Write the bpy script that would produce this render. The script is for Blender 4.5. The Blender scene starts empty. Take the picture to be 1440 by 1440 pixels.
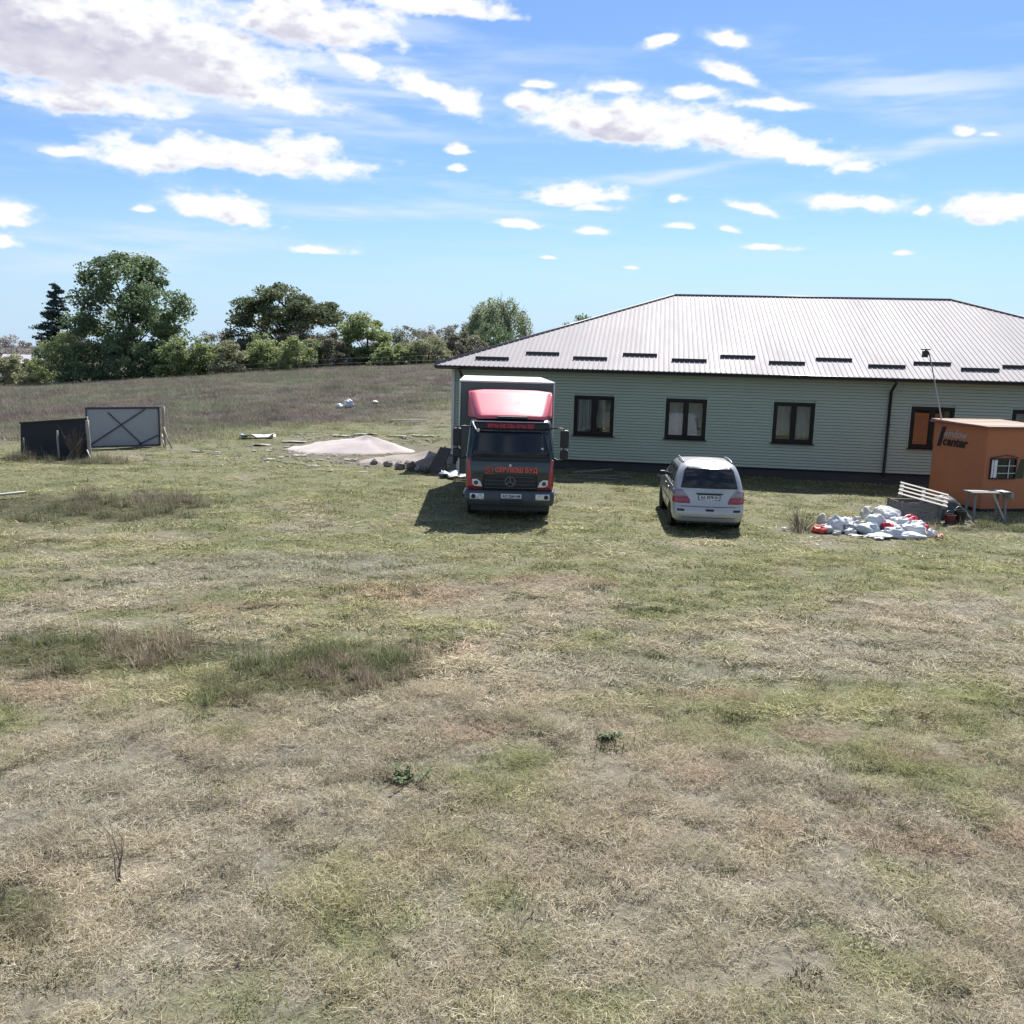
import bpy, math, random
import numpy as np
from mathutils import Vector, Matrix, noise

random.seed(7)
RNG = np.random.default_rng(11)
scene = bpy.context.scene
COL = scene.collection

# ------------------------------------------------------------------ camera
PITCH, ROLL, CAM_H, FPX = 0.1659, 0.0272, 4.18, 1300.0
cam_data = bpy.data.cameras.new('camera')
cam = bpy.data.objects.new('camera', cam_data)
COL.objects.link(cam)
_f = Vector((0, math.cos(PITCH), -math.sin(PITCH)))
_r = Vector((1, 0, 0))
_u = _r.cross(_f)
_R = _r * math.cos(ROLL) + _u * math.sin(ROLL)
_U = _u * math.cos(ROLL) - _r * math.sin(ROLL)
cam.matrix_world = Matrix(((_R.x, _U.x, -_f.x, 0), (_R.y, _U.y, -_f.y, 0), (_R.z, _U.z, -_f.z, CAM_H), (0, 0, 0, 1)))
cam_data.sensor_fit = 'HORIZONTAL'
cam_data.sensor_width = 36.0
cam_data.lens = FPX / 1440.0 * 36.0
cam_data.clip_start = 0.1
cam_data.clip_end = 5000
scene.camera = cam

# ------------------------------------------------------------------ light and sky
SUN_EL, SUN_AZ = math.radians(50.5), math.radians(18)       # azimuth clockwise from +Y
sun_data = bpy.data.lights.new('sun', 'SUN')
sun_data.energy = 5.0
sun_data.angle = math.radians(0.5)
sun_data.color = (1.0, 0.965, 0.91)
sun = bpy.data.objects.new('sun', sun_data)
COL.objects.link(sun)
_sd = Vector((math.sin(SUN_AZ) * math.cos(SUN_EL), math.cos(SUN_AZ) * math.cos(SUN_EL), math.sin(SUN_EL)))
sun.rotation_euler = _sd.to_track_quat('Z', 'Y').to_euler()
sun.location = (20, 40, 60)

world = bpy.data.worlds.new('World')
scene.world = world
world.use_nodes = True
SKY_STRENGTH = 0.15
# clouds: azimuth, elevation, half width, half height (degrees on the sky dome), tilt
CLOUDS = [(-26.02, 15.15, 6.0, 3.58, -1.5), (-20.46, 15.41, 8.32, 2.44, -6.5), (-16.41, 14.12, 6.3, 0.92, -5.5), (-24.11, 12.75, 4.86, 0.89, 1.5), (-12.09, 17.46, 5.88, 1.43, -1.5), (-5.69, 18.93, 5.26, 0.75, -1.5), (-9.51, 15.85, 1.69, 0.57, -21.5), (-5.01, 14.59, 3.09, 0.8, -21.5), (-16.49, 10.45, 8.5, 1.1, 1.0), (-12.55, 11.37, 1.68, 0.75, -1.5), (-21.39, 10.1, 2.92, 0.87, -1.5), (-25.1, 10.11, 1.55, 0.32, -1.5), (-16.9, 7.75, 3.2, 0.95, -4.0), (-21.23, 7.53, 0.52, 0.22, -1.5), (-28.32, 6.53, 1.39, 0.72, -1.5), (-28.23, 5.11, 1.26, 0.47, -1.5), (-3.93, 11.72, 1.0, 0.34, -1.5), (-3.91, 10.76, 0.71, 0.23, -1.5), (0.6, 14.3, 2.41, 0.55, -4.5), (6.04, 13.14, 5.55, 1.34, -4.5), (11.36, 12.72, 6.0, 1.11, -9.5), (16.15, 11.75, 3.85, 0.74, -15.5), (18.88, 10.92, 1.28, 0.37, -11.5), (5.03, 15.27, 1.64, 0.36, -1.5), (11.95, 15.81, 2.45, 0.46, -15.5), (9.82, 14.9, 2.01, 0.4, -1.5), (14.22, 14.24, 2.42, 0.32, -4.5), (7.84, 17.59, 1.13, 0.35, 13.5), (11.43, 17.56, 1.42, 0.34, -11.5), (3.08, 9.46, 3.78, 0.71, 1.5), (4.58, 8.81, 1.26, 0.28, -1.5), (-0.04, 7.8, 1.95, 0.24, -1.5), (4.21, 7.49, 1.44, 0.28, -1.5), (9.13, 9.36, 0.58, 0.23, -1.5), (18.85, 8.96, 3.02, 0.53, -6.5), (22.76, 8.44, 0.47, 0.33, -1.5), (13.54, 8.87, 1.68, 0.27, -13.5), (14.65, 6.64, 1.67, 0.2, -1.5), (12.29, 7.75, 0.89, 0.2, -9.5), (25.92, 8.21, 2.12, 0.86, -1.5), (27.57, 8.5, 1.32, 0.64, -1.5), (24.3, 12.38, 0.86, 0.35, -1.5), (25.75, 12.14, 0.74, 0.21, -1.5), (-11.99, 5.9, 1.72, 0.24, -1.5), (1.72, 6.02, 0.6, 0.12, -1.5), (6.84, 5.46, 0.63, 0.12, -1.5), (21.87, 6.3, 0.55, 0.15, -1.5), (9.63, 7.86, 0.91, 0.16, -1.5), (0.69, 15.37, 0.91, 0.25, -1.5)]
CIRRUS = [(20.71, 14.99, 8.28, 1.37, -9.5), (20.64, 11.82, 9.46, 0.47, 0.5), (6.99, 10.79, 8.63, 0.35, 6.5), (-22.28, 5.73, 8.02, 1.14, 6.5), (-7.23, 8.31, 11.53, 0.55, 1.5), (-16.74, 16.34, 18.43, 4.77, -1.5), (-3.48, 10.27, 7.51, 0.78, -11.5), (-5.62, 13.98, 6.16, 0.52, 8.5)]


class NT:
    """Small helper that adds nodes to a node tree and links sockets or sets values."""
    def __init__(self, tree):
        self.t = tree
        self.n = tree.nodes
        self.l = tree.links

    def put(self, sock, v):
        if isinstance(v, bpy.types.NodeSocket):
            self.l.new(v, sock)
        elif v is not None:
            sock.default_value = v

    def node(self, kind, **kw):
        nd = self.n.new(kind)
        for k, v in kw.items():
            setattr(nd, k, v)
        return nd

    def math(self, op, a, b=None, c=None, clamp=False):
        nd = self.node('ShaderNodeMath', operation=op, use_clamp=clamp)
        for i, v in enumerate((a, b, c)):
            if v is not None:
                self.put(nd.inputs[i], v)
        return nd.outputs[0]

    def vmath(self, op, a, b=None, out=0):
        nd = self.node('ShaderNodeVectorMath', operation=op)
        self.put(nd.inputs[0], a)
        if b is not None:
            self.put(nd.inputs[1], b)
        return nd.outputs[out]

    def ramp(self, v, a, b, smooth=True, lo=0.0, hi=1.0):
        nd = self.node('ShaderNodeMapRange')
        nd.interpolation_type = 'SMOOTHSTEP' if smooth else 'LINEAR'
        self.put(nd.inputs[0], v)
        nd.inputs[1].default_value = a
        nd.inputs[2].default_value = b
        nd.inputs[3].default_value = lo
        nd.inputs[4].default_value = hi
        return nd.outputs[0]

    def mix(self, fac, a, b, blend='MIX'):
        nd = self.node('ShaderNodeMix', data_type='RGBA', blend_type=blend)
        self.put(nd.inputs[0], fac)
        self.put(nd.inputs[6], a if isinstance(a, bpy.types.NodeSocket) else (*a[:3], 1))
        self.put(nd.inputs[7], b if isinstance(b, bpy.types.NodeSocket) else (*b[:3], 1))
        return nd.outputs[2]

    def noise(self, vec, scale, detail=4.0, rough=0.55, dist=0.0, out=0):
        nd = self.node('ShaderNodeTexNoise')
        if vec is not None:
            self.put(nd.inputs['Vector'], vec)
        nd.inputs['Scale'].default_value = scale
        nd.inputs['Detail'].default_value = detail
        nd.inputs['Roughness'].default_value = rough
        nd.inputs['Distortion'].default_value = dist
        return nd.outputs[out]


def build_sky():
    t = NT(world.node_tree)
    t.n.clear()
    out = t.node('ShaderNodeOutputWorld')
    bg = t.node('ShaderNodeBackground')
    bg.inputs[1].default_value = SKY_STRENGTH
    t.l.new(bg.outputs[0], out.inputs[0])
    sky = t.node('ShaderNodeTexSky')
    sky.sky_type = 'NISHITA'
    sky.sun_disc = False
    sky.sun_elevation = SUN_EL
    sky.sun_rotation = SUN_AZ
    sky.altitude = 100
    sky.air_density = 1.0
    sky.dust_density = 0.2
    sky.ozone_density = 2.2
    tc = t.node('ShaderNodeTexCoord')
    sep = t.node('ShaderNodeSeparateXYZ')
    t.l.new(t.vmath('NORMALIZE', tc.outputs['Generated']), sep.inputs[0])
    el = t.math('MULTIPLY', t.math('ARCSINE', sep.outputs[2]), 57.29578)
    k = 1.0 / SKY_STRENGTH
    scol = t.mix(1.0, sky.outputs[0], (0.36, 0.43, 0.525), 'MULTIPLY')
    scol = t.mix(t.ramp(el, -1.0, 10.0, True, 0.9, 0.0), scol, (0.315 * k, 0.43 * k, 0.56 * k))
    t.l.new(scol, bg.inputs[0])


build_sky()
scene.view_settings.view_transform = 'Standard'
scene.view_settings.look = 'None'
scene.view_settings.exposure = 0.80
scene.view_settings.gamma = 1.0
scene.view_settings.use_curve_mapping = False
scene.render.engine = 'CYCLES'
scene.cycles.use_denoising = True
scene.cycles.sample_clamp_indirect = 3.0
scene.cycles.max_bounces = 5
scene.cycles.diffuse_bounces = 2
scene.cycles.adaptive_threshold = 0.006
world.cycles.sampling_method = 'NONE'
scene.cycles.transparent_max_bounces = 8
scene.cycles.caustics_reflective = False
scene.cycles.caustics_refractive = False

# ------------------------------------------------------------------ helpers
MATS = {}


def mat(name, col, rough=0.6, metal=0.0, var=0.0, vscale=3.0, bump=0.0, bscale=20.0, spec=0.5, coat=0.0, emit=None, streak=None):
    """Principled material with a little procedural variation of colour and relief."""
    if name in MATS:
        return MATS[name]
    m = bpy.data.materials.new(name)
    m.use_nodes = True
    t = NT(m.node_tree)
    b = t.n['Principled BSDF']
    b.inputs['Roughness'].default_value = rough
    b.inputs['Metallic'].default_value = metal
    b.inputs['Specular IOR Level'].default_value = spec
    b.inputs['Coat Weight'].default_value = coat
    b.inputs['Base Color'].default_value = (*col, 1)
    tc = t.node('ShaderNodeTexCoord')
    if var:
        v = tc.outputs['Object']
        if streak:
            v = t.vmath('MULTIPLY', v, streak)
        n1 = t.noise(v, vscale, 6, 0.65)
        n2 = t.noise(v, vscale * 7.3, 3, 0.6)
        f = t.math('ADD', t.math('MULTIPLY', t.math('SUBTRACT', n1, 0.5), 2.2 * var), t.math('MULTIPLY', t.math('SUBTRACT', n2, 0.5), 1.0 * var))
        f = t.math('ADD', f, 1.0)
        cc = t.mix(1.0, col, (1, 1, 1), 'MULTIPLY')
        nd = t.node('ShaderNodeVectorMath', operation='SCALE')
        t.l.new(cc, nd.inputs[0])
        t.l.new(f, nd.inputs['Scale'])
        t.l.new(nd.outputs[0], b.inputs['Base Color'])
        rr = t.math('ADD', rough, t.math('MULTIPLY', t.math('SUBTRACT', n1, 0.5), 0.3), clamp=True)
        t.l.new(rr, b.inputs['Roughness'])
    if bump:
        bn = t.node('ShaderNodeBump')
        bn.inputs['Strength'].default_value = 1.0
        bn.inputs['Distance'].default_value = bump
        t.l.new(t.noise(tc.outputs['Object'], bscale, 5, 0.6), bn.inputs['Height'])
        t.l.new(bn.outputs[0], b.inputs['Normal'])
    MATS[name] = m
    return m


def glass_mat(name, tint=(0.9, 0.95, 0.95), through=0.75, rough=0.02):
    if name in MATS:
        return MATS[name]
    m = bpy.data.materials.new(name)
    m.use_nodes = True
    t = NT(m.node_tree)
    t.n.clear()
    out = t.node('ShaderNodeOutputMaterial')
    tr = t.node('ShaderNodeBsdfTransparent')
    tr.inputs[0].default_value = (tint[0] * through, tint[1] * through, tint[2] * through, 1)
    gl = t.node('ShaderNodeBsdfGlossy')
    gl.inputs['Roughness'].default_value = rough
    fr = t.node('ShaderNodeFresnel')
    fr.inputs[0].default_value = 1.5
    fac = t.math('MULTIPLY_ADD', fr.outputs[0], 1.6, 0.02, clamp=True)
    mx = t.node('ShaderNodeMixShader')
    t.l.new(fac, mx.inputs[0])
    t.l.new(tr.outputs[0], mx.inputs[1])
    t.l.new(gl.outputs[0], mx.inputs[2])
    t.l.new(mx.outputs[0], out.inputs[0])
    MATS[name] = m
    return m


class MB:
    """Collects faces; build() links them as one mesh object."""
    def __init__(self):
        self.v = []
        self.f = []

    def add(self, vs, fs, M=None):
        o = len(self.v)
        if M is not None:
            vs = [tuple(M @ Vector(p)) for p in vs]
        self.v += [tuple(p) for p in vs]
        self.f += [tuple(i + o for i in f) for f in fs]
        return self

    def box(self, c, s, M=None, taper=1.0):
        x, y, z = (k / 2 for k in s)
        vs = []
        for dz, tp in ((-z, 1.0), (z, taper)):
            for dx, dy in ((-x, -y), (x, -y), (x, y), (-x, y)):
                vs.append((c[0] + dx * tp, c[1] + dy * tp, c[2] + dz))
        return self.add(vs, [(3, 2, 1, 0), (4, 5, 6, 7), (0, 1, 5, 4), (1, 2, 6, 5), (2, 3, 7, 6), (3, 0, 4, 7)], M)

    def beam(self, a, b, w, h, up=(0, 0, 1)):
        """box running from a to b with a w x h section"""
        a, b = Vector(a), Vector(b)
        d = (b - a).normalized()
        u = Vector(up)
        s = d.cross(u)
        if s.length < 1e-4:
            s = d.cross(Vector((1, 0, 0)))
        s.normalize()
        u = s.cross(d).normalized()
        vs = []
        for p in (a, b):
            for i, j in ((-1, -1), (1, -1), (1, 1), (-1, 1)):
                vs.append(tuple(p + s * (i * w / 2) + u * (j * h / 2)))
        return self.add(vs, [(0, 1, 2, 3), (7, 6, 5, 4), (0, 4, 5, 1), (1, 5, 6, 2), (2, 6, 7, 3), (3, 7, 4, 0)])

    def tube(self, pts, r, n=8, cap=True):
        pts = [Vector(p) for p in pts]
        rs = r if isinstance(r, (list, tuple)) else [r] * len(pts)
        vs, fs = [], []
        ref = Vector((0.13, 0.31, 0.94)).normalized()
        for i, p in enumerate(pts):
            d = (pts[min(i + 1, len(pts) - 1)] - pts[max(i - 1, 0)])
            d = d.normalized() if d.length > 1e-6 else Vector((0, 0, 1))
            s = d.cross(ref)
            if s.length < 1e-3:
                s = d.cross(Vector((1, 0, 0)))
            s.normalize()
            u = s.cross(d)
            for k in range(n):
                a = 2 * math.pi * k / n
                vs.append(tuple(p + (s * math.cos(a) + u * math.sin(a)) * rs[i]))
        for i in range(len(pts) - 1):
            for k in range(n):
                k2 = (k + 1) % n
                fs.append((i * n + k, i * n + k2, (i + 1) * n + k2, (i + 1) * n + k))
        if cap:
            fs.append(tuple(range(n - 1, -1, -1)))
            fs.append(tuple(range((len(pts) - 1) * n, len(pts) * n)))
        return self.add(vs, fs)

    def lathe(self, prof, n=24, M=None):
        """profile of (radius, height) spun about local z"""
        vs, fs = [], []
        for r, h in prof:
            for k in range(n):
                a = 2 * math.pi * k / n
                vs.append((r * math.cos(a), r * math.sin(a), h))
        for i in range(len(prof) - 1):
            for k in range(n):
                k2 = (k + 1) % n
                fs.append((i * n + k, i * n + k2, (i + 1) * n + k2, (i + 1) * n + k))
        fs.append(tuple(range(n - 1, -1, -1)))
        fs.append(tuple(range((len(prof) - 1) * n, len(prof) * n)))
        return self.add(vs, fs, M)

    def slab(self, poly, th, M=None):
        """polygon in x/z extruded along +y by th"""
        n = len(poly)
        vs = [(x, 0, z) for x, z in poly] + [(x, th, z) for x, z in poly]
        fs = [tuple(range(n)), tuple(range(2 * n - 1, n - 1, -1))]
        for i in range(n):
            j = (i + 1) % n
            fs.append((j, i, n + i, n + j))
        return self.add(vs, fs, M)

    def shell(self, grid, closed=False):
        """grid of points (rows of equal length) as quads"""
        m = len(grid[0])
        vs = [p for row in grid for p in row]
        fs = []
        for i in range(len(grid) - 1):
            for k in range(m if closed else m - 1):
                k2 = (k + 1) % m
                fs.append((i * m + k, i * m + k2, (i + 1) * m + k2, (i + 1) * m + k))
        return self.add(vs, fs)

    def cap(self, ring):
        return self.add(ring, [tuple(range(len(ring)))])

    def build(self, name, material=None, parent=None, smooth=False, bevel=0.0, solid=0.0, subsurf=0, auto=None, M=None):
        me = bpy.data.meshes.new(name)
        vs = self.v if M is None else [tuple(M @ Vector(p)) for p in self.v]
        me.from_pydata(vs, [], self.f)
        me.update()
        if smooth:
            me.polygons.foreach_set('use_smooth', [True] * len(me.polygons))
        o = bpy.data.objects.new(name, me)
        COL.objects.link(o)
        if material is not None:
            me.materials.append(material)
        if parent is not None:
            o.parent = parent
        if solid:
            md = o.modifiers.new('solid', 'SOLIDIFY')
            md.thickness = solid
            md.offset = -1
        if bevel:
            md = o.modifiers.new('bevel', 'BEVEL')
            md.width = bevel
            md.segments = 2
            md.limit_method = 'ANGLE'
            md.angle_limit = math.radians(40)
        if subsurf:
            md = o.modifiers.new('sub', 'SUBSURF')
            md.levels = md.render_levels = subsurf
        return o


def tag(o, label=None, cat=None, group=None, kind=None):
    for k, v in (('label', label), ('category', cat), ('group', group), ('kind', kind)):
        if v is not None:
            o[k] = v
    return o


def empty(name, loc=(0, 0, 0), rz=0.0, label=None, cat=None, group=None):
    o = bpy.data.objects.new(name, None)
    COL.objects.link(o)
    o.location = loc
    o.rotation_euler = (0, 0, rz)
    o.empty_display_size = 0.2
    return tag(o, label, cat, group)


def text_obj(s, name, size, material, parent, M, width=None, bold=0.0, th=0.004, shear=0.0, align='CENTER'):
    cu = bpy.data.curves.new('lettering', 'FONT')
    cu.body = s
    cu.size = size
    cu.offset = bold
    cu.extrude = th / 2
    cu.shear = shear
    cu.align_x = align
    cu.resolution_u = 3
    tmp = bpy.data.objects.new('lettering', cu)
    COL.objects.link(tmp)
    dg = bpy.context.evaluated_depsgraph_get()
    me = bpy.data.meshes.new_from_object(tmp.evaluated_get(dg))
    bpy.data.objects.remove(tmp)
    xs = [v.co.x for v in me.vertices] or [0, 1]
    sc = 1.0
    if width:
        sc = width / max(1e-6, max(xs) - min(xs))
    cx = (max(xs) + min(xs)) / 2
    for v in me.vertices:
        v.co = M @ Vector(((v.co.x - (cx if align == 'CENTER' else 0)) * sc, v.co.y, v.co.z))
    me.materials.clear()
    me.materials.append(material)
    o = bpy.data.objects.new(name, me)
    COL.objects.link(o)
    o.parent = parent
    return o


# text faces -Y: text x -> x, text y -> z
def facing(x, y, z, rz=0.0, rx=0.0):
    return Matrix.Translation((x, y, z)) @ Matrix.Rotation(rz, 4, 'Z') @ Matrix.Rotation(math.pi / 2 + rx, 4, 'X')


# ------------------------------------------------------------------ terrain
def sstep(a, b, x):
    t = np.clip((np.asarray(x, float) - a) / (b - a), 0, 1)
    return t * t * (3 - 2 * t)


_TAB = RNG.random((257, 257))


def vnoise(x, y):
    x = np.asarray(x, float)
    y = np.asarray(y, float)
    xi = np.floor(x).astype(int)
    yi = np.floor(y).astype(int)
    fx = x - xi
    fy = y - yi
    fx = fx * fx * (3 - 2 * fx)
    fy = fy * fy * (3 - 2 * fy)
    a = _TAB[xi % 256, yi % 256]
    b = _TAB[(xi + 1) % 256, yi % 256]
    c = _TAB[xi % 256, (yi + 1) % 256]
    d = _TAB[(xi + 1) % 256, (yi + 1) % 256]
    return (a * (1 - fx) + b * fx) * (1 - fy) + (c * (1 - fx) + d * fx) * fy


def fbm(x, y, oct=4, rough=0.55):
    s, a, t = 0.0, 1.0, 0.0
    x = np.asarray(x, float)
    y = np.asarray(y, float)
    for k in range(oct):
        s = s + a * vnoise(x * 2 ** k + 13.7 * k, y * 2 ** k + 41.3 * k)
        t += a
        a *= rough
    return s / t


def terrain(x, y):
    h = np.interp(x, [-80, -44.3, -35.1, -25.3, -16.2, -6.4, 10, 60], [-1.2, 0.35, 1.02, 1.9, 2.7, 3.3, 3.6, 3.6])
    return h * sstep(36, 84, y)


def relief(x, y):
    d = 1 - sstep(34, 60, y)
    return ((fbm(np.asarray(x) * 0.45, np.asarray(y) * 0.45, 3) - 0.5) * 0.10 + (fbm(np.asarray(x) * 2.1 + 9, np.asarray(y) * 2.1, 3) - 0.5) * 0.05) * d


def gz(x, y):
    return float(terrain(x, y) + relief(x, y))


def ell(x, y, cx, cy, rx, ry, rot=0.0, wob=0.35, f=1.0):
    """soft wobbly ellipse mask"""
    c, s = math.cos(rot), math.sin(rot)
    dx, dy = x - cx, y - cy
    u = (dx * c + dy * s) / rx
    v = (-dx * s + dy * c) / ry
    r = np.sqrt(u * u + v * v) + (fbm(x * f + 5, y * f + 3, 3) - 0.5) * 2 * wob
    return 1 - sstep(0.55, 1.2, r)


WEED_SPOTS = [(-6.0, 12.2, 2.4, 1.0, 0.1), (-4.4, 12.5, 1.0, 0.55, 0.1), (-2.55, 11.75, 1.35, 1.15, 0.25), (-1.65, 12.0, 0.6, 0.8, 0.2),
              (-11.6, 23.6, 3.9, 2.6, 0.35), (-3.9, 6.3, 0.7, 0.45, 0.2), (12.6, 24.2, 1.9, 0.5, 0.15), (7.7, 23.3, 0.6, 0.5, 0.0),
              (-16.8, 33.6, 3.2, 1.1, 0.0), (-3.3, 10.8, 0.6, 0.4, 0.0)]
RUST = [(2.59, 11.19, 0.42, 0.22), (3.65, 10.03, 0.3, 0.22), (3.35, 8.39, 0.22, 0.14), (2.5, 7.8, 0.28, 0.12), (2.1, 8.85, 0.2, 0.12),
        (3.61, 7.61, 0.4, 0.2), (-5.87, 10.79, 0.7, 0.22), (-0.9, 12.8, 0.6, 0.35), (-1.7, 15.9, 1.2, 0.7), (0.9, 17.0, 0.9, 0.5), (-4.6, 14.6, 0.8, 0.4), (4.6, 9.5, 0.4, 0.2), (-0.4, 9.9, 0.35, 0.2), (4.7, 7.8, 0.4, 0.15)]


def weed_mask(x, y):
    m = np.zeros_like(x)
    for (cx, cy, rx, ry, r) in WEED_SPOTS:
        m = np.maximum(m, ell(x, y, cx, cy, rx, ry, r, 0.4, 1.3))
    return m


def turf(x, y):
    """natural colour of the sward (linear) and how green it is, by place"""
    x = np.asarray(x, float)
    y = np.asarray(y, float)
    straw = np.array((0.58, 0.515, 0.385))
    grey = np.array((0.56, 0.51, 0.395))
    olive = np.array((0.49, 0.48, 0.26))
    green = np.array((0.29, 0.325, 0.15))
    rust = np.array((0.58, 0.41, 0.31))
    n1 = fbm(x * 0.26 + 3, y * 0.26 + 8, 4, 0.6)
    n2 = fbm(x * 0.8 + 21, y * 0.8 + 2, 4, 0.6)
    n3 = fbm(x * 2.4 + 5, y * 2.4 + 31, 3, 0.6)
    n4 = fbm(x * 0.5 + 55, y * 0.5 + 77, 3)
    g = sstep(0.42, 0.64, 0.55 * n1 + 0.3 * n2 + 0.15 * n3 + 0.18 * sstep(9, 21, y) - 0.05)
    g = np.clip(g, 0, 1)
    gg = sstep(0.52, 0.66, 0.5 * n2 + 0.5 * n3 + 0.05 * sstep(10, 24, y))
    k = sstep(0.38, 0.6, n4)[..., None]
    c = straw * k + grey * (1 - k)
    c = c * (1 - g[..., None]) + olive * g[..., None]
    gm = (gg * 0.6)[..., None]
    c = c * (1 - gm) + green * gm
    # pale mown swathes
    pale = np.maximum(ell(x, y, 5.7, 13.3, 2.2, 0.9, 0.1), np.maximum(ell(x, y, -4.5, 17.5, 3.5, 1.8, 0.1), ell(x, y, 1.6, 12.2, 2.0, 0.9)))
    pm = (pale * 0.7)[..., None]
    c = c * (1 - pm) + np.array((0.50, 0.47, 0.37)) * pm
    r = np.zeros_like(x)
    for (cx, cy, rx, ry) in RUST:
        r = np.maximum(r, ell(x, y, cx, cy, rx * 1.3, ry * 1.3, 0.0, 0.5, 2.0))
    r = np.maximum(r, 0.22 * sstep(0.64, 0.76, fbm(x * 0.9 + 91, y * 1.4 + 17, 3)))
    rm = (r * 0.48)[..., None]
    c = c * (1 - rm) + rust * rm
    w = weed_mask(x, y)[..., None]
    c = c * (1 - w) + (np.array((0.24, 0.235, 0.13)) + (n3[..., None] - 0.5) * np.array((0.14, 0.07, 0.03))) * w
    # dry tall growth on the far field, short green sward before it
    band = sstep(-3.5, 6.5, y - (51.0 + np.clip((x + 6) * 1.15, -12.5, 3) + (n1 - 0.5) * 8))
    dry = np.array((0.285, 0.262, 0.205)) + (n2[..., None] - 0.5) * np.array((0.22, 0.17, 0.11)) + (n1[..., None] - 0.5) * np.array((-0.05, 0.10, -0.05))
    b = band[..., None]
    c = c * (1 - b) + dry * b
    sand = ell(x, y, -4.6, 36.6, 3.0, 1.9, 0.25, 0.5, 0.8)
    sand = np.maximum(sand, 0.75 * ell(x, y, -6.6, 39.5, 5.2, 3.4, 0.2, 0.5, 0.6))
    sm = (sand * 0.85)[..., None]
    c = c * (1 - sm) + np.array((0.44, 0.37, 0.30)) * sm
    beaten = ell(x, y, 10.0, 32.4, 14.0, 1.5, -0.145, 0.25, 0.7) * (y < 36)
    bm = (beaten * 0.5)[..., None]
    c = c * (1 - bm) + np.array((0.30, 0.30, 0.14)) * bm
    c = c * (0.86 + 0.28 * n3[..., None])
    return np.clip(c * 0.75, 0.02, 0.8), g, band, sand


def np_mesh(name, V, F):
    """V (n,3); F (m,k) -> mesh fast"""
    me = bpy.data.meshes.new(name)
    V = np.asarray(V, np.float32)
    F = np.asarray(F, np.int32)
    me.vertices.add(len(V))
    me.vertices.foreach_set('co', V.ravel())
    me.loops.add(F.size)
    me.loops.foreach_set('vertex_index', F.ravel())
    me.polygons.add(len(F))
    me.polygons.foreach_set('loop_start', np.arange(0, F.size, F.shape[1], dtype=np.int32))
    me.update(calc_edges=True)
    return me


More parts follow.
